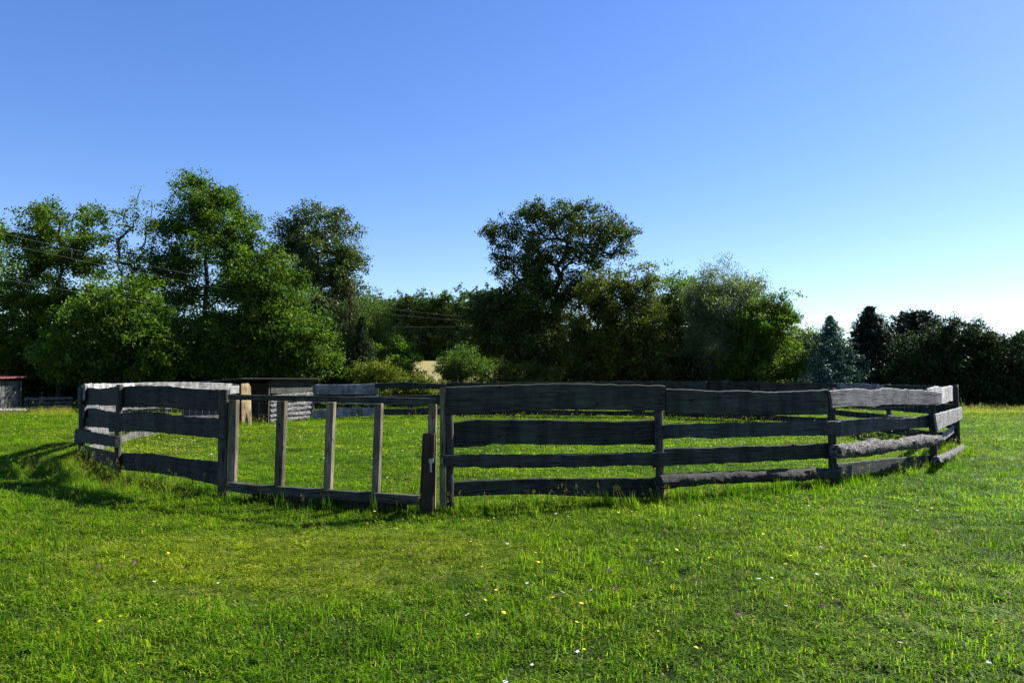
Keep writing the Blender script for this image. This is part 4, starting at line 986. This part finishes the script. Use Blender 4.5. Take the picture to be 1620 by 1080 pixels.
# ------------------------------------------------------------------ wild flowers
M_YF = plain_mat('yellow petals', (0.85, 0.68, 0.01), .6, 0, 60, .12, .3)
M_WF = plain_mat('white petals', (0.80, 0.80, 0.76), .6, 0, 60, .06, .3)
M_PF = plain_mat('purple florets', (0.30, 0.10, 0.28), .7, 0, 200, .35, .2)
M_ST = plain_mat('flower stalk', (0.07, 0.12, 0.03), .6)
def flower_mesh(kind, h, r_):
    V = []; F = []; MI = []
    lx, ly = random.uniform(-.25, .25) * h, random.uniform(-.25, .25) * h
    for j in range(4):
        f = j / 3
        for k in range(3): V.append((lx * f * f + .0012 * math.cos(k * 2.09), ly * f * f + .0012 * math.sin(k * 2.09), h * f))
    for j in range(3):
        for k in range(3): F.append((j * 3 + k, j * 3 + (k + 1) % 3, j * 3 + 3 + (k + 1) % 3, j * 3 + 3 + k)); MI.append(1)
    tl = random.uniform(.1, .5); ta = random.uniform(0, 6.28)
    def put(x, y, z):
        v = Vector((x, y, z)); v.rotate(__import__('mathutils').Euler((tl * math.cos(ta), tl * math.sin(ta), 0))); return (v.x + lx, v.y + ly, v.z + h)
    if kind == 'yellow':
        for ring_, (n_p, r0, zz_) in enumerate(((13, r_, .0), (9, r_ * .62, .003))):
            for k in range(n_p):
                a_ = k / n_p * 6.283 + ring_ * .2; w_ = 2.4 / n_p; i0 = len(V)
                V.extend([put(0, 0, zz_), put(r0 * .7 * math.cos(a_ - w_), r0 * .7 * math.sin(a_ - w_), zz_ + .002), put(r0 * math.cos(a_), r0 * math.sin(a_), zz_ + .003), put(r0 * .7 * math.cos(a_ + w_), r0 * .7 * math.sin(a_ + w_), zz_ + .002)])
                F.append((i0, i0 + 1, i0 + 2, i0 + 3)); MI.append(0)
    elif kind == 'white':
        for k in range(16):
            a_ = random.random() * 6.283; q = r_ * math.sqrt(random.random()); x, y = q * math.cos(a_), q * math.sin(a_); s_ = r_ * .32; i0 = len(V); rot = random.random()
            for m_ in range(5): V.append(put(x + s_ * math.cos(rot + m_ * 1.2566), y + s_ * math.sin(rot + m_ * 1.2566), .004 * random.random()))
            F.append(tuple(range(i0, i0 + 5))); MI.append(0)
    else:
        for k in range(46):
            z_ = random.uniform(-.4, 1); a_ = random.random() * 6.283; q = math.sqrt(max(0, 1 - z_ * z_)); dx, dy, dz = q * math.cos(a_), q * math.sin(a_), z_; i0 = len(V); w_ = r_ * .22
            c_ = Vector((dx, dy, dz)); u = c_.orthogonal().normalized() * w_; v2 = c_ * r_
            V.extend([put(*(v2 * .45)), put(*(v2 * .85 + u)), put(*(v2 * 1.1)), put(*(v2 * .85 - u))]); F.append((i0, i0 + 1, i0 + 2, i0 + 3)); MI.append(0)
    me = bpy.data.meshes.new(kind + '_flower'); me.from_pydata(V, [], F); me.polygons.foreach_set('material_index', MI); me.update()
    return me
KINDS = dict(yellow=('yellow_flower', M_YF, 'small yellow hawkbit flower on a thin stalk in the meadow grass', 'yellow flowers in the meadow'),
             white=('white_flower', M_WF, 'small flat white flower head in the meadow grass', 'white flowers in the meadow'),
             purple=('clover_flower', M_PF, 'round purple clover head in the meadow grass', 'purple clover heads in the meadow'))
FM = {}
for kd, r_ in (('yellow', .0125), ('white', .012), ('purple', .012)):
    FM[kd] = []
    for v in range(5):
        me = flower_mesh(kd, random.uniform(.10, .17) if kd != 'purple' else random.uniform(.09, .13), r_ * random.uniform(.85, 1.2)); me.materials.append(KINDS[kd][1]); me.materials.append(M_ST); FM[kd].append(me)
def place_flower(kd, x, y, s=1.0):
    nm, _, lb, grp = KINDS[kd]
    o = bpy.data.objects.new(nm, random.choice(FM[kd])); COL.objects.link(o); o.location = (x, y, terrain(x, y)); o.rotation_euler = (0, 0, random.random() * 6.28); o.scale = (s, s, s)
    tag(o, lb, 'flower', grp)
def c4(z): return [(540 + a_ / 3, 800 + b_ / 3) for a_, b_ in z]
def c5(z): return [(1080 + a_ / 3, 800 + b_ / 3) for a_, b_ in z]
yel = [(151, 985), (197, 986), (258, 878)] + c4([(975, 243), (938, 270), (926, 313), (684, 328), (757, 415), (667, 453), (746, 520), (1010, 433), (1118, 520), (1115, 580), (1168, 633), (1147, 706), (1494, 581), (1518, 270), (1577, 247), (250, 138), (588, 63), (643, 57), (697, 68), (717, 63), (624, 202), (651, 595), (1302, 55), (1377, 53), (965, 18), (177, 33)]) + \
    c5([(117, 268), (478, 310), (487, 285), (852, 283), (748, 136), (548, 40), (83, 690), (858, 265), (500, 137), (1190, 33), (1235, 20), (365, 157), (60, 105), (67, 50), (80, 120), (463, 8)])
whi = [(246, 919), (346, 918), (1184, 800)] + c4([(600, 495), (795, 170), (1195, 390), (1066, 34), (1025, 34), (1048, 430), (885, 375), (1468, 232), (1127, 690), (910, 720), (785, 805)]) + \
    c5([(340, 385), (480, 465), (623, 320), (910, 292), (1045, 222), (650, 165), (637, 195), (1100, 43), (240, 50), (590, 7), (1428, 730), (1060, 636), (412, 343), (1248, 133)])
pur = [(210, 889), (148, 895)] + c4([(1258, 308), (1288, 365), (330, 188), (455, 150)]) + c5([(740, 234), (258, 493), (741, 443), (638, 478), (1408, 220), (80, 335), (950, 70), (1080, 118)])
for kd, lst in (('yellow', yel), ('white', whi), ('purple', pur)):
    for (px, py) in lst:                          # bloom height about 0.11 above the ground
        d_ = ray(px, py); t_ = (.12 - CAM_Z) / d_.z; place_flower(kd, d_.x * t_, d_.y * t_, random.uniform(.75, 1.2))
rf_ = np.random.default_rng(77)
cnt = dict(yellow=len(yel), white=len(whi))
while cnt['yellow'] < 270:                        # middle distance, thick inside the pen
    px = rf_.uniform(100, 1650); py = 603 + 1400 / rf_.uniform(8.2, 26)
    if px < 350 and rf_.random() < .3: continue
    d_ = ray(px, py); t_ = (.12 - CAM_Z) / d_.z; place_flower('yellow', d_.x * t_, d_.y * t_, 1.0); cnt['yellow'] += 1
while cnt['white'] < 90:
    px = rf_.uniform(-20, 1650); py = 603 + 1400 / rf_.uniform(7.5, 24)
    d_ = ray(px, py); t_ = (.12 - CAM_Z) / d_.z; place_flower('white', d_.x * t_, d_.y * t_, 1.0); cnt['white'] += 1
# the uncountable rest, far off
fc = bpy.data.collections.new('flower_heads')
for i, (kd, v) in enumerate((('yellow', 0), ('yellow', 1), ('yellow', 2), ('white', 0))):
    o = bpy.data.objects.new('head_%d' % i, FM[kd][v]); fc.objects.link(o)
FP = []
for k in range(8000):
    Yw = rf_.uniform(12, 37); px = rf_.uniform(-40, 1680)
    if noise.noise(Vector(((px - 810) * Yw / FPX * .35, Yw * .35, 2))) < rf_.uniform(-.35, .25): continue
    FP.append(((px - 810) * Yw / FPX, Yw, 0))
for k in range(350):
    Yw = rf_.uniform(28.2, 30.5); px = rf_.uniform(-30, 45); FP.append(((px - 810) * Yw / FPX, Yw, 0.16))
FP = np.array(FP); nf = len(FP); fi = rf_.choice(4, nf, p=[.3, .3, .31, .09]); fi[-350:] = 3
scatter('distant_wildflowers', 'yellow and white wild flowers dotted through the farther meadow', 'wild flowers', fc, FP, rf_.uniform(0, 6.28, nf), np.zeros((nf, 2)), np.full((nf, 3), 1.25), fi, M_YF)
